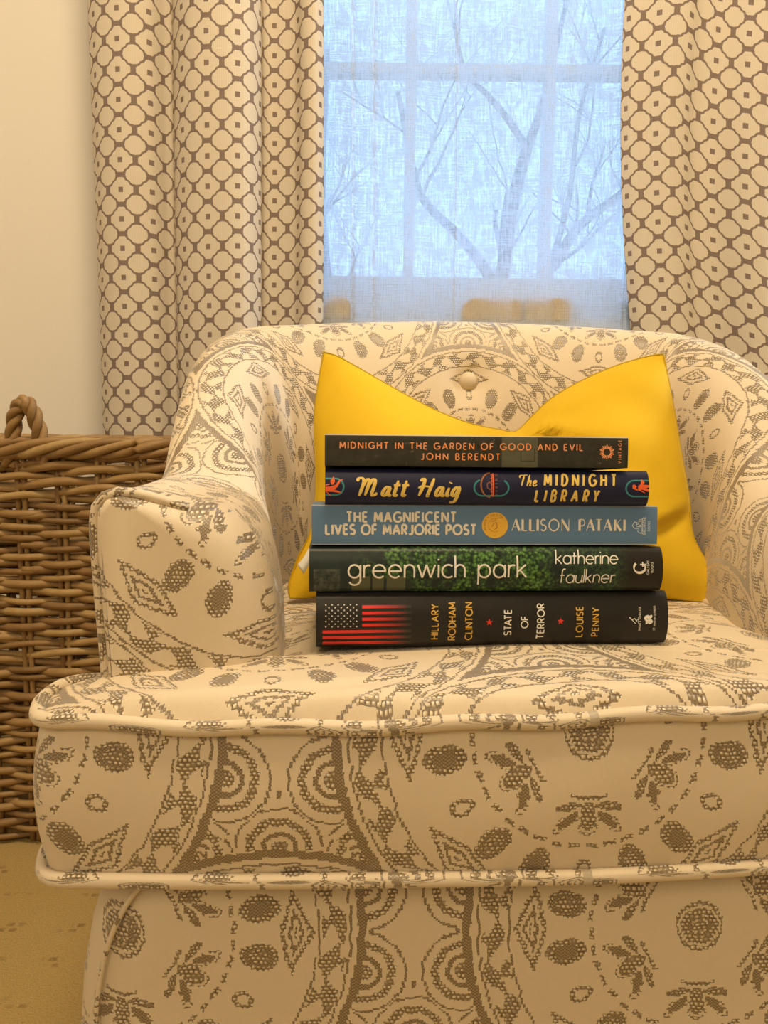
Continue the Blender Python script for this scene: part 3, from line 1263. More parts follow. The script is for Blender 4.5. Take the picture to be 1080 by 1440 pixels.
XH = .62
G = {
    'A': (.76, [[(0, 0), (.38, 1)], [(.38, 1), (.76, 0)], [(.13, .34), (.63, .34)]]),
    'B': (.54, [[(0, 0), (0, 1)], [(0, 1)] + arc_(.25, .765, .23, .235, 90, -90) + [(0, .53)], [(0, .53)] + arc_(.27, .265, .27, .265, 90, -90) + [(0, 0)]]),
    'C': (.78, [arc_(.48, .5, .48, .5, 48, 312, 24)]),
    'D': (.68, [[(0, 0), (0, 1)], [(0, 1)] + arc_(.20, .5, .48, .5, 90, -90, 20) + [(0, 0)]]),
    'E': (.46, [[(0, 0), (0, 1)], [(0, 1), (.46, 1)], [(0, .52), (.42, .52)], [(0, 0), (.46, 0)]]),
    'F': (.46, [[(0, 0), (0, 1)], [(0, 1), (.46, 1)], [(0, .50), (.42, .50)]]),
    'G': (.88, [arc_(.48, .5, .48, .5, 46, 350, 26) + [(.95, .46)], [(.55, .46), (.95, .46)]]),
    'H': (.64, [[(0, 0), (0, 1)], [(.64, 0), (.64, 1)], [(0, .52), (.64, .52)]]),
    'I': (.0, [[(0, 0), (0, 1)]]),
    'J': (.36, [[(.36, 1), (.36, .24)] + arc_(.18, .22, .18, .22, 0, -150)]),
    'K': (.58, [[(0, 0), (0, 1)], [(.54, 1), (0, .42)], [(.17, .58), (.58, 0)]]),
    'L': (.44, [[(0, 0), (0, 1)], [(0, 0), (.44, 0)]]),
    'M': (.82, [[(0, 0), (.06, 1)], [(.06, 1), (.41, .22)], [(.41, .22), (.76, 1)], [(.76, 1), (.82, 0)]]),
    'N': (.70, [[(0, 0), (0, 1)], [(0, 1), (.70, 0)], [(.70, 0), (.70, 1)]]),
    'O': (.98, [arc_(.49, .5, .49, .5, 90, 450, 36)]),
    'P': (.52, [[(0, 0), (0, 1)], [(0, 1)] + arc_(.26, .72, .26, .28, 90, -90) + [(0, .44)]]),
    'R': (.54, [[(0, 0), (0, 1)], [(0, 1)] + arc_(.26, .73, .26, .27, 90, -90) + [(0, .46)], [(.22, .46), (.54, 0)]]),
    'S': (.50, [arc_(.25, .745, .24, .255, 40, 270, 14) + arc_(.25, .255, .26, .245, 90, -145, 14)[1:]]),
    'T': (.58, [[(.29, 0), (.29, 1)], [(0, 1), (.58, 1)]]),
    'U': (.62, [[(0, 1), (0, .31)] + arc_(.31, .31, .31, .31, 180, 360, 16) + [(.62, 1)]]),
    'V': (.70, [[(0, 1), (.35, 0)], [(.35, 0), (.70, 1)]]),
    'X': (.6, [[(0, 1), (.6, 0)], [(0, 0), (.6, 1)]]),
    'Y': (.64, [[(0, 1), (.32, .46)], [(.64, 1), (.32, .46)], [(.32, .46), (.32, 0)]]),
    '&': (.62, [[(.62, 0), (.14, .72)] + arc_(.27, .80, .16, .18, 200, -20) + [(.05, .35)] + arc_(.25, .22, .24, .22, 160, 350)]),
    '.': (.02, [[(0, 0), (.02, .04)]]),
    "'": (.02, [[(0, .8), (.02, 1.0)]]),
    'a': (.56, [arc_(.28, .31, .28, .31, 0, 360, 24), [(.56, XH), (.56, 0)]]),
    'c': (.46, [arc_(.30, .31, .30, .31, 50, 310, 18)]),
    'e': (.58, [[(.02, .32), (.57, .32)] + arc_(.29, .31, .29, .31, 4, 315, 24)]),
    'f': (.34, [arc_(.27, .86, .15, .20, 60, 180, 8) + [(.12, 0)], [(0, .58), (.30, .58)]]),
    'g': (.56, [arc_(.28, .31, .28, .31, 0, 360, 24), [(.56, XH), (.56, -.10)] + arc_(.29, -.10, .27, .26, 0, -155, 12)]),
    'h': (.46, [[(0, 0), (0, 1.06)], [(0, .36)] + arc_(.23, .37, .23, .25, 180, 0, 12) + [(.46, 0)]]),
    'i': (.0, [[(0, 0), (0, XH)], [(-.004, .83), (.004, .90)]]),
    'k': (.44, [[(0, 0), (0, 1.06)], [(.40, XH), (0, .27)], [(.12, .36), (.44, 0)]]),
    'l': (.0, [[(0, 0), (0, 1.06)]]),
    'n': (.46, [[(0, 0), (0, XH)], [(0, .36)] + arc_(.23, .37, .23, .25, 180, 0, 12) + [(.46, 0)]]),
    'p': (.56, [[(0, XH), (0, -.36)], arc_(.28, .31, .28, .31, 0, 360, 24)]),
    'r': (.26, [[(0, 0), (0, XH)], [(0, .34)] + arc_(.21, .36, .21, .24, 180, 62, 8)]),
    't': (.30, [[(.13, 0), (.13, .86)], [(0, .58), (.30, .58)]]),
    'u': (.46, [[(0, XH), (0, .25)] + arc_(.23, .24, .23, .24, 180, 360, 12) + [(.46, XH)], [(.46, XH), (.46, 0)]]),
    'w': (.82, [[(0, XH), (.21, 0)], [(.21, 0), (.41, XH)], [(.41, XH), (.61, 0)], [(.61, 0), (.82, XH)]]),
}
# brush script used for the written author name: single strokes with their own widths
SCR = {
    'M': (1.22, [[(-.06, .80), (-.04, .93), (.10, 1.0), (.24, .93), (.28, .78), (.22, .45), (.10, .0)], [(.22, .42), (.36, .80), (.50, .93), (.58, .84), (.54, .55), (.42, .02)], [(.54, .50), (.68, .80), (.80, .93), (.90, .84), (.86, .50), (.78, .14), (.82, .02), (.96, .06), (1.06, .18)]]),
    'a': (.50, [[(.42, .46), (.26, .50), (.10, .34), (.04, .12), (.12, .01), (.26, .10), (.42, .46), (.36, .12), (.42, .01), (.52, .08)]]),
    't': (.36, [[(.24, .86), (.14, .40), (.08, .10), (.14, .00), (.28, .08)], [(.02, .58), (.38, .62)]]),
    'H': (.92, [[(.10, .84), (.24, .96), (.34, .90), (.26, .50), (.10, .02)], [(.86, 1.0), (.74, .60), (.58, .04), (.68, .02)], [(.02, .46), (.30, .56), (.80, .50)]]),
    'i': (.26, [[(.18, .48), (.08, .12), (.12, .01), (.24, .08)], [(.235, .72), (.255, .78)]]),
    'g': (.50, [[(.42, .46), (.26, .50), (.10, .34), (.04, .12), (.12, .01), (.26, .10), (.42, .48), (.36, .05), (.26, -.26), (.10, -.36), (.00, -.30)]]),
    'T': (.62, [[(.02, .72), (.08, .92), (.40, .95), (.74, .98)], [(.44, .95), (.32, .5), (.22, .02)]]),
    'h': (.46, [[(.24, 1.0), (.12, .50), (.02, .0)], [(.08, .22), (.24, .46), (.34, .46), (.32, .26), (.28, .04), (.42, .06)]]),
    'e': (.40, [[(.06, .20), (.28, .34), (.26, .48), (.14, .46), (.04, .22), (.10, .02), (.24, .02), (.38, .14)]]),
}


def stroke_strip(mb, pts, hw, place, step):
    """a flat ribbon of half-width hw (number or list) along pts; place maps 2D to 3D"""
    P = [np.array(p, float) for p in pts]
    closed = np.linalg.norm(P[0] - P[-1]) < 1e-6 and len(P) > 3
    if not hasattr(hw, '__len__'):
        hws = [hw] * len(P)
    else:
        hws = list(hw)
    Q, H = [], []
    for i in range(len(P) - 1):
        n = max(1, int(np.linalg.norm(P[i + 1] - P[i]) / step))
        for k in range(n):
            Q.append(P[i] + (P[i + 1] - P[i]) * k / n)
            H.append(hws[i] + (hws[i + 1] - hws[i]) * k / n)
    Q.append(P[-1])
    H.append(hws[-1])
    m = len(Q)
    L, Rr = [], []
    for i in range(m):
        a = Q[i] - Q[i - 1] if i else (Q[-1] - Q[-2] if closed else Q[1] - Q[0])
        b = Q[i + 1] - Q[i] if i < m - 1 else (Q[1] - Q[0] if closed else Q[-1] - Q[-2])
        a = a / (np.linalg.norm(a) + 1e-12)
        b = b / (np.linalg.norm(b) + 1e-12)
        na, nb = np.array([-a[1], a[0]]), np.array([-b[1], b[0]])
        n = na + nb
        ln = np.linalg.norm(n)
        n = na if ln < 1e-6 else n / ln
        k = H[i] / max(.55, float(np.dot(n, na)))
        L.append(place(*(Q[i] + n * k)))
        Rr.append(place(*(Q[i] - n * k)))
    mb.grid([L, Rr])


KERN = {'PA': -.20, 'AT': -.17, 'TA': -.17, 'AV': -.16, 'LA': .02, 'AG': -.04, 'LT': -.1, 'RY': -.06, 'AR': 0.0, 'AC': -.05, 'LY': -.1}


def text_width(s, font, tr, sp):
    k = sum(KERN.get(s[i:i + 2], 0) for i in range(len(s) - 1)) if font is G else 0
    return sum((font[c][0] + tr) if c != ' ' else sp for c in s) - tr + k


def write(mb, s, x, y, h, weight, place, font=None, tr=.22, sp=.42, width=None, center=False, rot=0, slant=0.0, thin=None, taper=False, step=.0008, wx=1.0):
    """letters of cap height h; width squeezes the tracking so the word ends where it should"""
    font = font or G
    wn = text_width(s, font, tr, sp) * h * wx
    if width is not None:
        # change the tracking first
        n = len(s) - 1
        extra = (width - wn) / (h * wx) / max(1, n)
        tr = tr + extra
        sp = sp + extra
        wn = width
    x0 = x - (wn / 2 if center else 0)
    ca, sa = math.cos(R(rot)), math.sin(R(rot))
    cx = 0.0
    for ci, c in enumerate(s):
        if c == ' ':
            cx += sp
            continue
        if font is G and ci:
            cx += KERN.get(s[ci - 1:ci + 1], 0)
        w, strokes = font[c]
        for si, st in enumerate(strokes):
            pts = st
            if font is SCR:
                pts = [tuple(q) for q in cat_rom(st, 5)] if len(st) > 2 else st
            hw = weight * h / 2
            if thin is not None and (c, si) in thin:
                hw = thin[(c, si)] * h / 2
            if taper and len(pts) > 4:
                k = len(pts)
                hwl = []
                for i in range(k):
                    a = np.array(pts[min(i + 1, k - 1)]) - np.array(pts[max(i - 1, 0)])
                    vert = abs(a[1]) / (np.linalg.norm(a) + 1e-9)
                    endt = min(1.0, min(i, k - 1 - i) / 3.0 * .5 + .55)
                    hwl.append(hw * (.55 + .60 * vert) * endt)
                hw = hwl
            Q = []
            for px, py in pts:
                ax = ((cx + px) * wx + slant * py) * h
                ay = py * h
                bx, by = (x0 - x + ax), ay
                Q.append((x + bx * ca - by * sa, y + bx * sa + by * ca))
            stroke_strip(mb, Q, hw, place, step)
        cx += w + tr
    return wn


def fill_poly(mb, pts, place):
    mb.poly([place(*p) for p in pts])


# ------------------------------------------------------------------ books
PAGE = None


def mat_pages():
    t = Tree('book_pages')
    x, y, z = t.split(t.objco())
    n = t.noise(t.vec(x * 3, y * 3, z * 2600), 1.0, 2)
    return t.done(t.bsdf(t.mix(n, (0.62, 0.56, 0.45), (0.82, 0.77, 0.66)), 0.8))


PAGES = mat_pages()


TILT = R(4.6)


def make_book(name, label, x, y, z, yaw, L, T, D, cover, hard, bulge, L0=None):
    """origin at the lower left front corner of the spine"""
    root = thing(name, label, 'book', (x, y, z), yaw, 'stacked books')
    root.rotation_euler = (-TILT, 0, yaw)
    root['group'] = 'books stacked on the seat'

    def sy(w):
        q = 2 * w / T - 1
        if hard:
            return -bulge * (1 - abs(q) ** 2.2)
        return -bulge * (1 - abs(q) ** 6)

    th = .0026 if hard else .0007
    prof = [(D, 0.0)]
    prof += [(D * k / 6, 0.0) for k in range(5, 0, -1)]
    r = .0024 if hard else .0008
    ws = [0.5 - .5 * math.cos(PI * k / 28) for k in range(29)]
    outer = [(D, 0.0), (D * .5, 0.0), (.012, 0.0), (.004, .0001)]
    if hard:
        outer += [(.0015 + sy(w * T) * 1.0 - .0015 * min(1, w * 12, (1 - w) * 12), T * w) for w in ws]
    else:
        outer += [(sy(w * T), T * w) for w in ws]
    outer += [(.004, T - .0001), (.012, T), (D * .5, T), (D, T)]
    inner = []
    for k, (yy, zz) in enumerate(outer):
        inner.append((max(yy + th, yy if yy > .01 else yy + th), min(max(zz, th), T - th)))
    mb = MB()
    rowsA, n = [], 24
    for k in range(n + 1):
        xx = L * k / n
        rowsA.append([(xx, yy, zz) for yy, zz in outer])
    mb.grid(rowsA)
    rowsB = [[(L * k / n, yy, zz) for yy, zz in inner] for k in range(n + 1)]
    mb.grid(rowsB)
    for k in (0, n):
        mb.grid([rowsA[k], rowsB[k]])
    mb.grid([[r_[0] for r_ in rowsA], [r_[0] for r_ in rowsB]])
    mb.grid([[r_[-1] for r_ in rowsA], [r_[-1] for r_ in rowsB]])
    co = mb.build('cover', cover, root)
    bm = bmesh.new()
    bm.from_mesh(co.data)
    bmesh.ops.remove_doubles(bm, verts=bm.verts, dist=.00001)
    bmesh.ops.recalc_face_normals(bm, faces=bm.faces)
    bm.to_mesh(co.data)
    bm.free()
    try:
        co.data.set_sharp_from_angle(angle=R(38))
    except Exception:
        pass
    pg = MB()
    ins = .003 if hard else .0002
    rowsP = []
    for xx in (ins, L - ins):
        rowsP.append([(xx, max(sy(w * T), -bulge) * .7 + th + .0012, min(max(T * w, th * 1.02), T - th * 1.02)) for w in ws] + [(D - ins, T - th * 1.02, )[:1] + (T - th * 1.02,) if False else (xx, D - ins, T - th * 1.02), (xx, D - ins, th * 1.02)])
    pg.grid(rowsP, None, close_u=True)
    pg.poly(rowsP[0])
    pg.poly(rowsP[1])
    pg.build('page_block', PAGES, root, smooth=False)
    yo = .0015 if hard else 0.0

    def place(px, py, lift=.00018):
        w = min(1.0, max(0.0, py / T))
        e = (yo - .0015 * min(1, w * 12, (1 - w) * 12)) if hard else 0.0
        return (px * (L / (L0 or L)), sy(py) + e - lift, py)
    return root, place


def ink(name, c, rough=0.45, spec=0.4):
    return plain(name, c, rough, spec)


I = {k: ink(k + '_ink', c) for k, c in dict(orange=(.88, .34, .13), cream=(.76, .70, .58), white=(.80, .76, .68), gold=(.70, .42, .07), yellow=(.78, .56, .13), red=(.72, .045, .030),
                                            teal=(.035, .24, .26), flame=(.80, .13, .03), rust=(.34, .12, .05), medal=(.74, .43, .05), brown=(.36, .18, .03), pale=(.62, .68, .70), grey=(.35, .36, .33)).items()}


def cover_plain(name, c1, c2, rough=.42, scale=35, worn=None):
    t = Tree(name)
    n = t.noise(t.objco(), scale, 4, 0.6)
    f = t.noise(t.objco(), 900, 2, .6)
    c = t.mix(n, c1, c2)
    if worn:
        _x, y, z = t.split(t.objco())
        c = t.mix(y.lt(.0012) * z.lt(.0006).max(z.gt(worn - .0006)) * (n * 1.4).min(1.0), c, (.62, .58, .50))
    return t.done(t.bsdf(c, rough, t.bump(f, .05, .0004), Specular_IOR_Level=.30))


def cover_garden():
    t = Tree('foliage_jacket')
    co = t.objco()
    x, y, z = t.split(co)
    leaf = t.node('ShaderNodeTexVoronoi', feature='F1')
    t.put(leaf.inputs['Vector'], co)
    leaf.inputs['Scale'].default_value = 420
    lf = X(t, leaf.outputs['Distance'])
    big = t.noise(co, 55, 3, .6)
    med = t.noise(co, 210, 3, .7)
    g = t.ramp(lf * 0.55 + med * 0.75 - 0.12, [(0.15, (.22, .40, .10)), (0.38, (.095, .215, .050)), (0.6, (.014, .040, .016)), (0.9, (.003, .008, .006))])
    lite = t.mix((med - 0.60).max(0.0) * 4.0, g, (.24, .34, .10))
    zl = ((x - .026) / .030).max(0.0).min(1.0) * ((z - .0075) / .006).max(0.0).min(1.0)
    zm = ((x - .066) / .016).max(0.0).min(1.0)
    zr = 1.0 - ((x - .158) / .022).max(0.0).min(0.72)
    murk = t.mix(big, (.010, .017, .016), (.030, .045, .040))
    shadow = (big - 0.36).max(0.0).op('MULTIPLY', 7.0).min(1.0)
    c = t.mix(zl.max(zm) * zr * shadow, murk, lite)
    # pale gateway low in the left part
    gate = x.gt(.029) * x.lt(.066) * z.lt(.0110) * z.gt(.0008)
    bar = (x - .0425).abs().lt(.0008).max((x - .052).abs().lt(.0010))
    c = t.mix(gate * (1.0 - bar) * 0.8, c, (.11, .115, .060))
    post = ((x - .012).abs().lt(.009)) * z.lt(.016)
    c = t.mix(post * (med - .35).max(0.0) * 2.2, c, (.14, .15, .12))
    endp = ((x - .212) / .012).max(0.0).min(1.0)
    c = t.mix(endp, c, (.021, .019, .015))
    f = t.noise(co, 900, 2, .6)
    return t.done(t.bsdf(c, .38, t.bump(f, .05, .0004), Specular_IOR_Level=.25))


def cover_graveyard():
    t = Tree('dark_photo_cover')
    co = t.objco()
    x, y, z = t.split(co)
    n = t.noise(co, 130, 5, .65)
    s = t.noise(t.vec(x * 130, z * 320), 1.0, 4, .6)
    c = t.mix(n, (.012, .012, .009), (.060, .056, .040))
    spk = (t.noise(co, 240, 4, .7) - .60).max(0.0) * 4.5
    bl = (t.noise(co, 30, 2) - .50).max(0.0).op('MULTIPLY', 6.0).min(1.0)
    c = t.mix(spk * bl, c, (.30, .26, .20))
    pan = x.gt(.121) * x.lt(.146)
    c = t.mix(pan * (.35 + s * .5), c, (.145, .145, .095))
    fr = ((x - .139).abs().lt(.005) * (z - .0085).abs().lt(.0046)) * (1.0 - (x - .139).abs().lt(.0044) * (z - .0087).abs().lt(.0040))
    c = t.mix(fr * .7, c, (.03, .03, .02))
    c = t.mix(z.gt(.0214 - .00065) * y.lt(.0012), c, (.66, .63, .56))
    return t.done(t.bsdf(c, .5, Specular_IOR_Level=.22))


BY = R(5.0)
C_BLACK = cover_plain('black_jacket', (.013, .012, .010), (.022, .020, .017), .42)
C_NAVY = cover_plain('navy_jacket', (.008, .010, .040), (.014, .015, .052), .5)
C_BLUE = cover_plain('slate_blue_cover', (.098, .190, .330), (.112, .210, .360), .5, worn=.0274)

# --- 1 black hardback at the bottom
L1, T1 = .2490, .0374
b1, pl1 = make_book('hardback_book', 'thick black hardback with a striped flag on its spine, lowest of the stack', -.0458, .5195, .3984, BY, L1, T1, .155, C_BLACK, True, .0052)
stripe = Tree('fading_red_stripe')
sx_, sy_, sz_ = stripe.split(stripe.objco())
fade = ((sx_ - .036) / .027).max(0.0).min(1.0)
stripe_mat = stripe.done(stripe.bsdf(stripe.mix(fade, (.80, .030, .022), (.025, .021, .016)), .42))
fl = MB()
fx0 = .0045
sh_ = .0021
zb = [.0022, .0063, .0104, .0149, .0190, .0231, .0273]
for k, zz in enumerate(zb):
    xa = fx0 if k < 3 else .0315
    stroke_strip(fl, [(xa, zz + sh_ / 2), (.0655, zz + sh_ / 2)], sh_ / 2, pl1, .001)
fo = fl.build('flag_stripes', stripe_mat, b1, fix=False)
st = MB()


def star(mb, cx, cy, r, place, rot=90):
    pts = []
    for k in range(10):
        a = R(rot + 36 * k)
        q = r if k % 2 == 0 else r * .42
        pts.append((cx + q * math.cos(a), cy + q * math.sin(a)))
    for k in range(10):
        mb.poly([place(cx, cy), place(*pts[k]), place(*pts[(k + 1) % 10])])


for r_ in range(9):
    for c_ in range(6 if r_ % 2 == 0 else 5):
        star(st, fx0 + .0022 + .0042 * c_ + (.0021 if r_ % 2 else 0), .0150 + .00185 * r_, .00072, pl1)
st.build('flag_stars', I['white'], b1, smooth=False, fix=False)
tx = MB()
# words that read upwards; x is the base line on the right
for names in ((('HILLARY', .0842, .0055, .0240), ('RODHAM', .0962, .0046, .0260), ('CLINTON', .1080, .0046, .0260)),
              (('LOUISE', .1868, .0058, .0212), ('PENNY', .1983, .0062, .0200))):
    tx = MB()
    for s, bx, y0, wd in names:
        write(tx, s, bx, y0, .0046, .17, pl1, tr=.20, width=wd, rot=90)
    tx.build('author_name', I['gold'], b1, fix=False)
tx = MB()
for s, bx, y0, wd in (('STATE', .1356, .0078, .0175), ('OF', .1474, .0128, .0080), ('TERROR', .1590, .0048, .0245)):
    write(tx, s, bx, y0, .0048, .17, pl1, tr=.20, width=wd, rot=90)
tx.build('title', I['white'], b1, fix=False)
for sx_, sz_ in ((.1200, .0170), (.1707, .0172)):
    sr = MB()
    star(sr, sx_, sz_, .0026, pl1)
    sr.build('red_star', I['red'], b1, smooth=False, fix=False)
em = MB()
write(em, 'SIMON & SCHUSTER', .2288, .0096, .0013, .16, pl1, tr=.2, width=.0170, rot=90)
write(em, "ST. MARTIN'S PRESS", .2395, .0100, .0013, .16, pl1, tr=.2, width=.0172, rot=90)
# a sower and a pair of waves
stroke_strip(em, [(.2210, .0190), (.2222, .0178), (.2243, .0186), (.2262, .0165)], .00025, pl1, .0008)
stroke_strip(em, [(.2222, .0178), (.2240, .0160), (.2252, .0148)], .00022, pl1, .0008)
stroke_strip(em, [(.2243, .0186), (.2255, .0172), (.2268, .0180)], .00018, pl1, .0008)
stroke_strip(em, [(.2270, .0150), (.2270, .0196)], .00016, pl1, .0008)
star(em, .2207, .0192, .0007, pl1)
for dx in (0, .0026):
    wv_ = [(.2328 + dx + .0009 * math.sin(q * 9.0 - .5), .0148 + .0062 * q) for q in np.linspace(0, 1, 16)]
    stroke_strip(em, wv_, [.0004 + .0008 * abs(math.sin(PI * q * 2)) for q in np.linspace(0, 1, 16)], pl1, .0006)
em.build('publisher_marks', I['white'], b1, fix=False)

# --- 2 foliage hardback
L2, T2 = .2478, .0310
b2, pl2 = make_book('hardback_book', 'dark green leafy hardback with thin white lower-case title, second from the bottom', -.0507, .5215, .4369, R(4.2), L2, T2, .152, cover_garden(), True, .0045, 0.2425)
tx = MB()
write(tx, 'greenwich', .0262, .0100, .0142, .085, pl2, tr=.125, width=.0785)
write(tx, 'park', .1140, .0100, .0142, .085, pl2, tr=.125, width=.0330)
tx.build('title', I['white'], b2, fix=False)
tx = MB()
write(tx, 'katherine', .1672, .0193, .0092, .085, pl2, tr=.13, width=.0432, slant=.06)
write(tx, 'faulkner', .1702, .0060, .0092, .085, pl2, tr=.13, width=.0380, slant=.06)
tx.build('author_name', I['white'], b2, fix=False)
tx = MB()
gp = arc_(.2258, .0166, .0040, .0036, 128, 392, 24)
stroke_strip(tx, gp, [.00035 + .00055 * abs(math.sin(R(128 + 264 * k / 24) - .4)) for k in range(25)], pl2, .0006)
stroke_strip(tx, [(.2262, .0188), (.2304, .0188)], .0005, pl2, .0006)
stroke_strip(tx, [(.2280, .0172), (.2280, .0206)], .0004, pl2, .0006)
write(tx, 'GALLERY', .2325, .0118, .0015, .16, pl2, tr=.2, width=.0096, rot=90)
write(tx, 'BOOKS', .2353, .0132, .0015, .16, pl2, tr=.2, width=.0070, rot=90)
tx.build('publisher_mark', I['white'], b2, fix=False)

# --- 3 slate blue paperback
L3, T3 = .2432, .0274
b3, pl3 = make_book('paperback_book', 'slate blue paperback with a gold medal on its spine, middle of the stack', -.0492, .5235, .4692, R(4.4), L3, T3, .150, C_BLUE, False, .0006, 0.237)
tx = MB()
write(tx, 'THE MAGNIFICENT', .0600, .0158, .0066, .225, pl3, tr=.20, sp=.40, width=.0735, center=True, wx=.86)
write(tx, 'LIVES OF MARJORIE POST', .0600, .0072, .0066, .225, pl3, tr=.20, sp=.40, width=.1010, center=True, wx=.86)
tx.build('title', I['cream'], b3, fix=False)
tx = MB()
TH = {}
for c_ in G:
    TH[(c_, 99)] = 0
th_ = {('A', 0): .06, ('A', 2): .05, ('L', 1): .06, ('N', 0): .06, ('N', 2): .06, ('P', 1): .08, ('T', 1): .06, ('K', 1): .05, ('S', 0): .11, ('O', 0): .11}
write(tx, 'ALLISON', .1352, .0098, .0080, .20, pl3, tr=.17, width=.0395, thin=th_, wx=.86)
write(tx, 'PATAKI', .1822, .0098, .0080, .20, pl3, tr=.17, width=.0315, thin=th_, wx=.86)
tx.build('author_name', I['cream'], b3, fix=False)
md = MB()
cxm, cym = .1236, .0136
for k in range(32):
    a0, a1 = 2 * PI * k / 32, 2 * PI * (k + 1) / 32
    md.poly([pl3(cxm, cym), pl3(cxm + .0090 * math.cos(a0), cym + .0090 * math.sin(a0)), pl3(cxm + .0090 * math.cos(a1), cym + .0090 * math.sin(a1))])
mo = md.build('medal', I['medal'], b3, smooth=False, fix=False)
md = MB()
pl3b = lambda px, py: pl3(px, py, .0003)
word = "READER'S EDITION"
for k, ch in enumerate(word):
    if ch == ' ':
        continue
    a = 205 - k * 150 / (len(word) - 1)
    write(md, ch, cxm + .0066 * math.cos(R(a)), cym + .0066 * math.sin(R(a)), .0013, .15, pl3b, rot=a - 90)
stroke_strip(md, arc_(cxm, cym, .0046, .0046, 70, 300, 20), .00012, pl3b, .0006)
stroke_strip(md, [(cxm - .0022, cym - .001), (cxm - .0008, cym + .0014), (cxm + .001, cym + .002), (cxm + .0016, cym - .0016), (cxm - .0004, cym - .003)], .00022, pl3b, .0006)
stroke_strip(md, [(cxm - .0026, cym + .0026), (cxm + .0006, cym + .0034)], .00022, pl3b, .0006)
md.build('medal_lettering', I['brown'], mo, fix=False)
tx = MB()
write(tx, 'BALLANTINE', .2287, .0070, .0019, .15, pl3, tr=.2, width=.0126, rot=90)
write(tx, 'BOOKS', .2318, .0098, .0016, .15, pl3, tr=.2, width=.0070, rot=90)
for pts in ([(.2192, .0136), (.2208, .0160), (.2226, .0158), (.2222, .0140), (.2238, .0150), (.2240, .0178), (.2262, .0182)], [(.2192, .0136), (.2204, .0118), (.2222, .0112), (.2238, .0112)],
            [(.2230, .0100), (.2240, .0084), (.2264, .0080)], [(.2264, .0076), (.2264, .0186)], [(.2256, .0080), (.2256, .0180)], [(.2222, .0128), (.2256, .0128)],
            [(.2240, .0138), (.2256, .0138)], [(.2234, .0166), (.2256, .0166)], [(.2208, .0160), (.2206, .0168)]):
    stroke_strip(tx, pts, .00022, pl3, .0006)
tx.build('publisher_mark', I['pale'], b3, fix=False)

# --- 4 navy hardback
L4, T4 = .2250, .0245
b4, pl4 = make_book('hardback_book', 'navy blue hardback with yellow brush lettering and teal loops, second from the top', -.0402, .5240, .4968, R(4.2), L4, T4, .145, C_NAVY, True, .0040, 0.2205)
tx = MB()
write(tx, 'Matt', .0213, .0062, .0122, .165, pl4, font=SCR, tr=.02, sp=.3, width=.0335, slant=.10, taper=True)
write(tx, 'Haig', .0612, .0062, .0122, .165, pl4, font=SCR, tr=.02, sp=.3, width=.0290, slant=.10, taper=True)
tx.build('author_name', I['yellow'], b4, fix=False)
tx = MB()
write(tx, 'The', .1302, .0135, .0078, .125, pl4, font=SCR, tr=.04, width=.0125, slant=.10, taper=True)
write(tx, 'MIDNIGHT', .1478, .0140, .0076, .20, pl4, tr=.22, width=.0492, slant=.10, wx=.66)
write(tx, 'LIBRARY', .1418, .0030, .0076, .20, pl4, tr=.22, width=.0432, slant=.10, wx=.66)
tx.build('title', I['yellow'], b4, fix=False)
lp_ = MB()
zc = .0122


E4 = .2205
lp_ = MB()
stroke_strip(lp_, [(-.0 + .0002, zc + .0056)] + arc_(.0068, zc, .0056, .0056, 90, -90, 14) + [(.0002, zc - .0056)], .00055, pl4, .0006)
lp_.build('teal_loop', I['teal'], b4, fix=False)
lp_ = MB()
stroke_strip(lp_, arc_(.1058, zc, .0060, .0056, 110, 270, 14) + arc_(.1172, zc, .0060, .0056, 270, 420, 14), .00055, pl4, .0006)
lp_.build('teal_loop', I['teal'], b4, fix=False)
lp_ = MB()
stroke_strip(lp_, [(E4 - .0004, zc + .0056)] + arc_(E4 - .0100, zc, .0062, .0056, 90, 270, 14) + [(E4 - .0004, zc - .0056)], .00055, pl4, .0006)
lp_.build('teal_loop', I['teal'], b4, fix=False)
# flame coloured tumbling shapes at both ends
fg = MB()
stroke_strip(fg, [(.0002, .0108), (.0045, .0112), (.0075, .0128), (.0098, .0165), (.0118, .0170)], [.0014, .0013, .0010, .0006, .0002], pl4, .0005)
stroke_strip(fg, [(.0002, .0104), (.0050, .0098), (.0112, .0082)], [.0013, .0010, .0003], pl4, .0005)
stroke_strip(fg, [(.0002, .0132), (.0030, .0140)], .0004, pl4, .0005)
stroke_strip(fg, [(.0046, .0136), (.0050, .0160), (.0056, .0190)], [.0006, .0016, .0002], pl4, .0005)
stroke_strip(fg, [(.0006, .0090), (.0036, .0062)], [.0002, .0004], pl4, .0005)
fg.build('flame_figure', I['flame'], b4, fix=False)
fg = MB()
stroke_strip(fg, [(E4 - .0118, .0134), (E4 - .0108, .0138), (E4 - .0090, .0132)], [.0004, .0013, .0006], pl4, .0005)
stroke_strip(fg, [(E4 - .0114, .0128), (E4 - .0080, .0110)], [.0008, .0004], pl4, .0005)
stroke_strip(fg, [(E4 - .0078, .0128), (E4 - .0046, .0136), (E4 - .0004, .0138)], [.0008, .0014, .0008], pl4, .0005)
stroke_strip(fg, [(E4 - .0078, .0124), (E4 - .0040, .0124), (E4 - .0004, .0106)], [.0008, .0011, .0008], pl4, .0005)
stroke_strip(fg, [(E4 - .0074, .0134), (E4 - .0050, .0156)], [.0006, .0003], pl4, .0005)
stroke_strip(fg, [(E4 - .0056, .0150), (E4 - .0046, .0166), (E4 - .0054, .0186)], [.0004, .0014, .0002], pl4, .0005)
stroke_strip(fg, [(E4 - .0074, .0116), (E4 - .0030, .0092)], [.0005, .0002], pl4, .0005)
fg.build('flame_figure', I['flame'], b4, fix=False)
vk = MB()
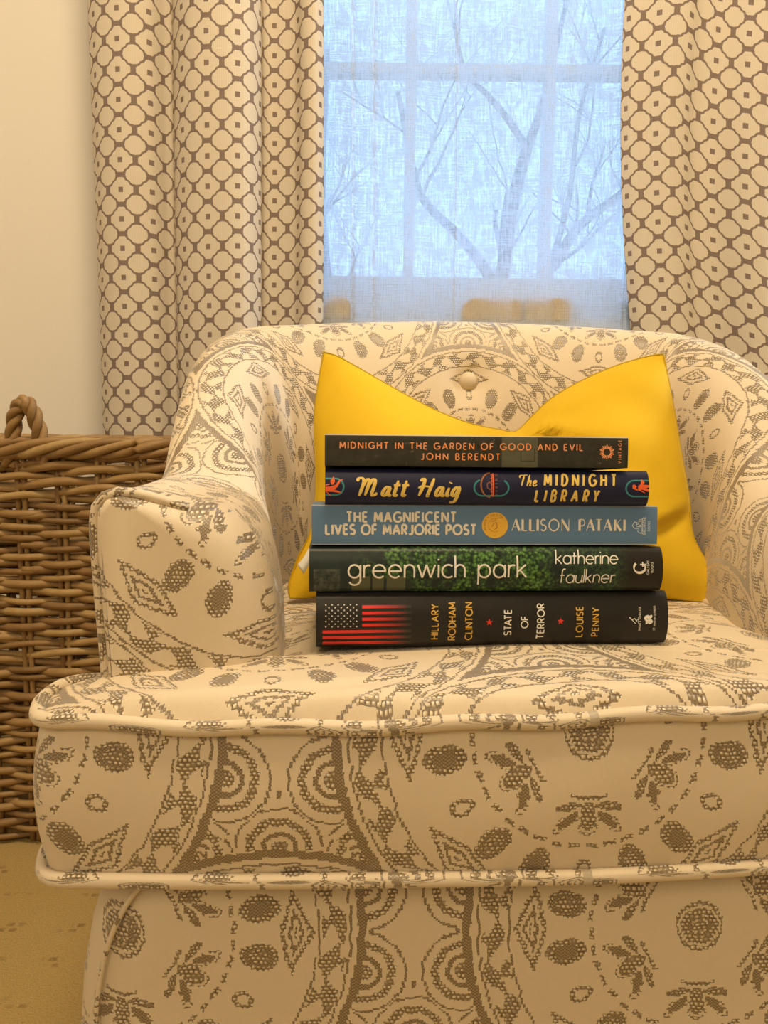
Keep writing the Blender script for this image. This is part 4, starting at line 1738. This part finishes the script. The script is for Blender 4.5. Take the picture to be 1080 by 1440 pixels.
stroke_strip(vk, arc_(.1116, .0140, .0072, .0085, 95, 265, 20), .0005, pl4, .0006)
stroke_strip(vk, [(.1108, .0108), (.1088, .0120), (.1086, .0150), (.1100, .0160), (.1120, .0148)], .0003, pl4, .0006)
write(vk, 'VIKING', .1158, .0068, .0016, .14, pl4, tr=.35, width=.0150, rot=90)
vk.build('publisher_mark', I['rust'], b4, fix=False)
vk = MB()
stroke_strip(vk, [(.1128, .0060), (.1128, .0222)], .0005, pl4, .0006)
stroke_strip(vk, [(.1116, .0064), (.1118, .0216)], .0002, pl4, .0006)
for q in np.linspace(.0070, .0210, 7):
    stroke_strip(vk, [(.1110, q), (.1128, q + .0006)], .0002, pl4, .0006)
vk.build('publisher_ship', I['flame'], b4, fix=False)

# --- 5 dark paperback on top
L5, T5 = .2097, .0214
b5, pl5 = make_book('paperback_book', 'dark mottled paperback with small spaced orange capitals, topmost of the stack', -.0404, .5230, .5233, R(4.0), L5, T5, .135, cover_graveyard(), False, .0005, 0.2045)
tx = MB()
write(tx, 'MIDNIGHT IN THE GARDEN OF GOOD AND EVIL', .0100, .0119, .0042, .18, pl5, tr=.36, sp=.62, width=.1630)
write(tx, 'JOHN BERENDT', .0638, .0048, .0042, .18, pl5, tr=.36, sp=.62, width=.0528)
tx.build('title', I['orange'], b5, fix=False)
tx = MB()
write(tx, 'VINTAGE', .1998, .0034, .0020, .16, pl5, tr=.3, width=.0158, rot=90)
sunx, sunz = .1898, .0110
for k in range(20):
    a = 2 * PI * k / 20
    r1, r2 = .0024, (.0052 if k % 2 else .0046)
    da = 2 * PI / 20 * .5
    fill_poly(tx, [(sunx + r1 * math.cos(a - da), sunz + r1 * math.sin(a - da)), (sunx + (r2 * .9) * math.cos(a - da * .6), sunz + (r2 * .9) * math.sin(a - da * .6)), (sunx + r2 * math.cos(a), sunz + r2 * math.sin(a)),
                   (sunx + (r2 * .9) * math.cos(a + da * .6), sunz + (r2 * .9) * math.sin(a + da * .6)), (sunx + r1 * math.cos(a + da), sunz + r1 * math.sin(a + da))], pl5)
tx.build('publisher_mark', I['orange'], b5, smooth=False, fix=False)
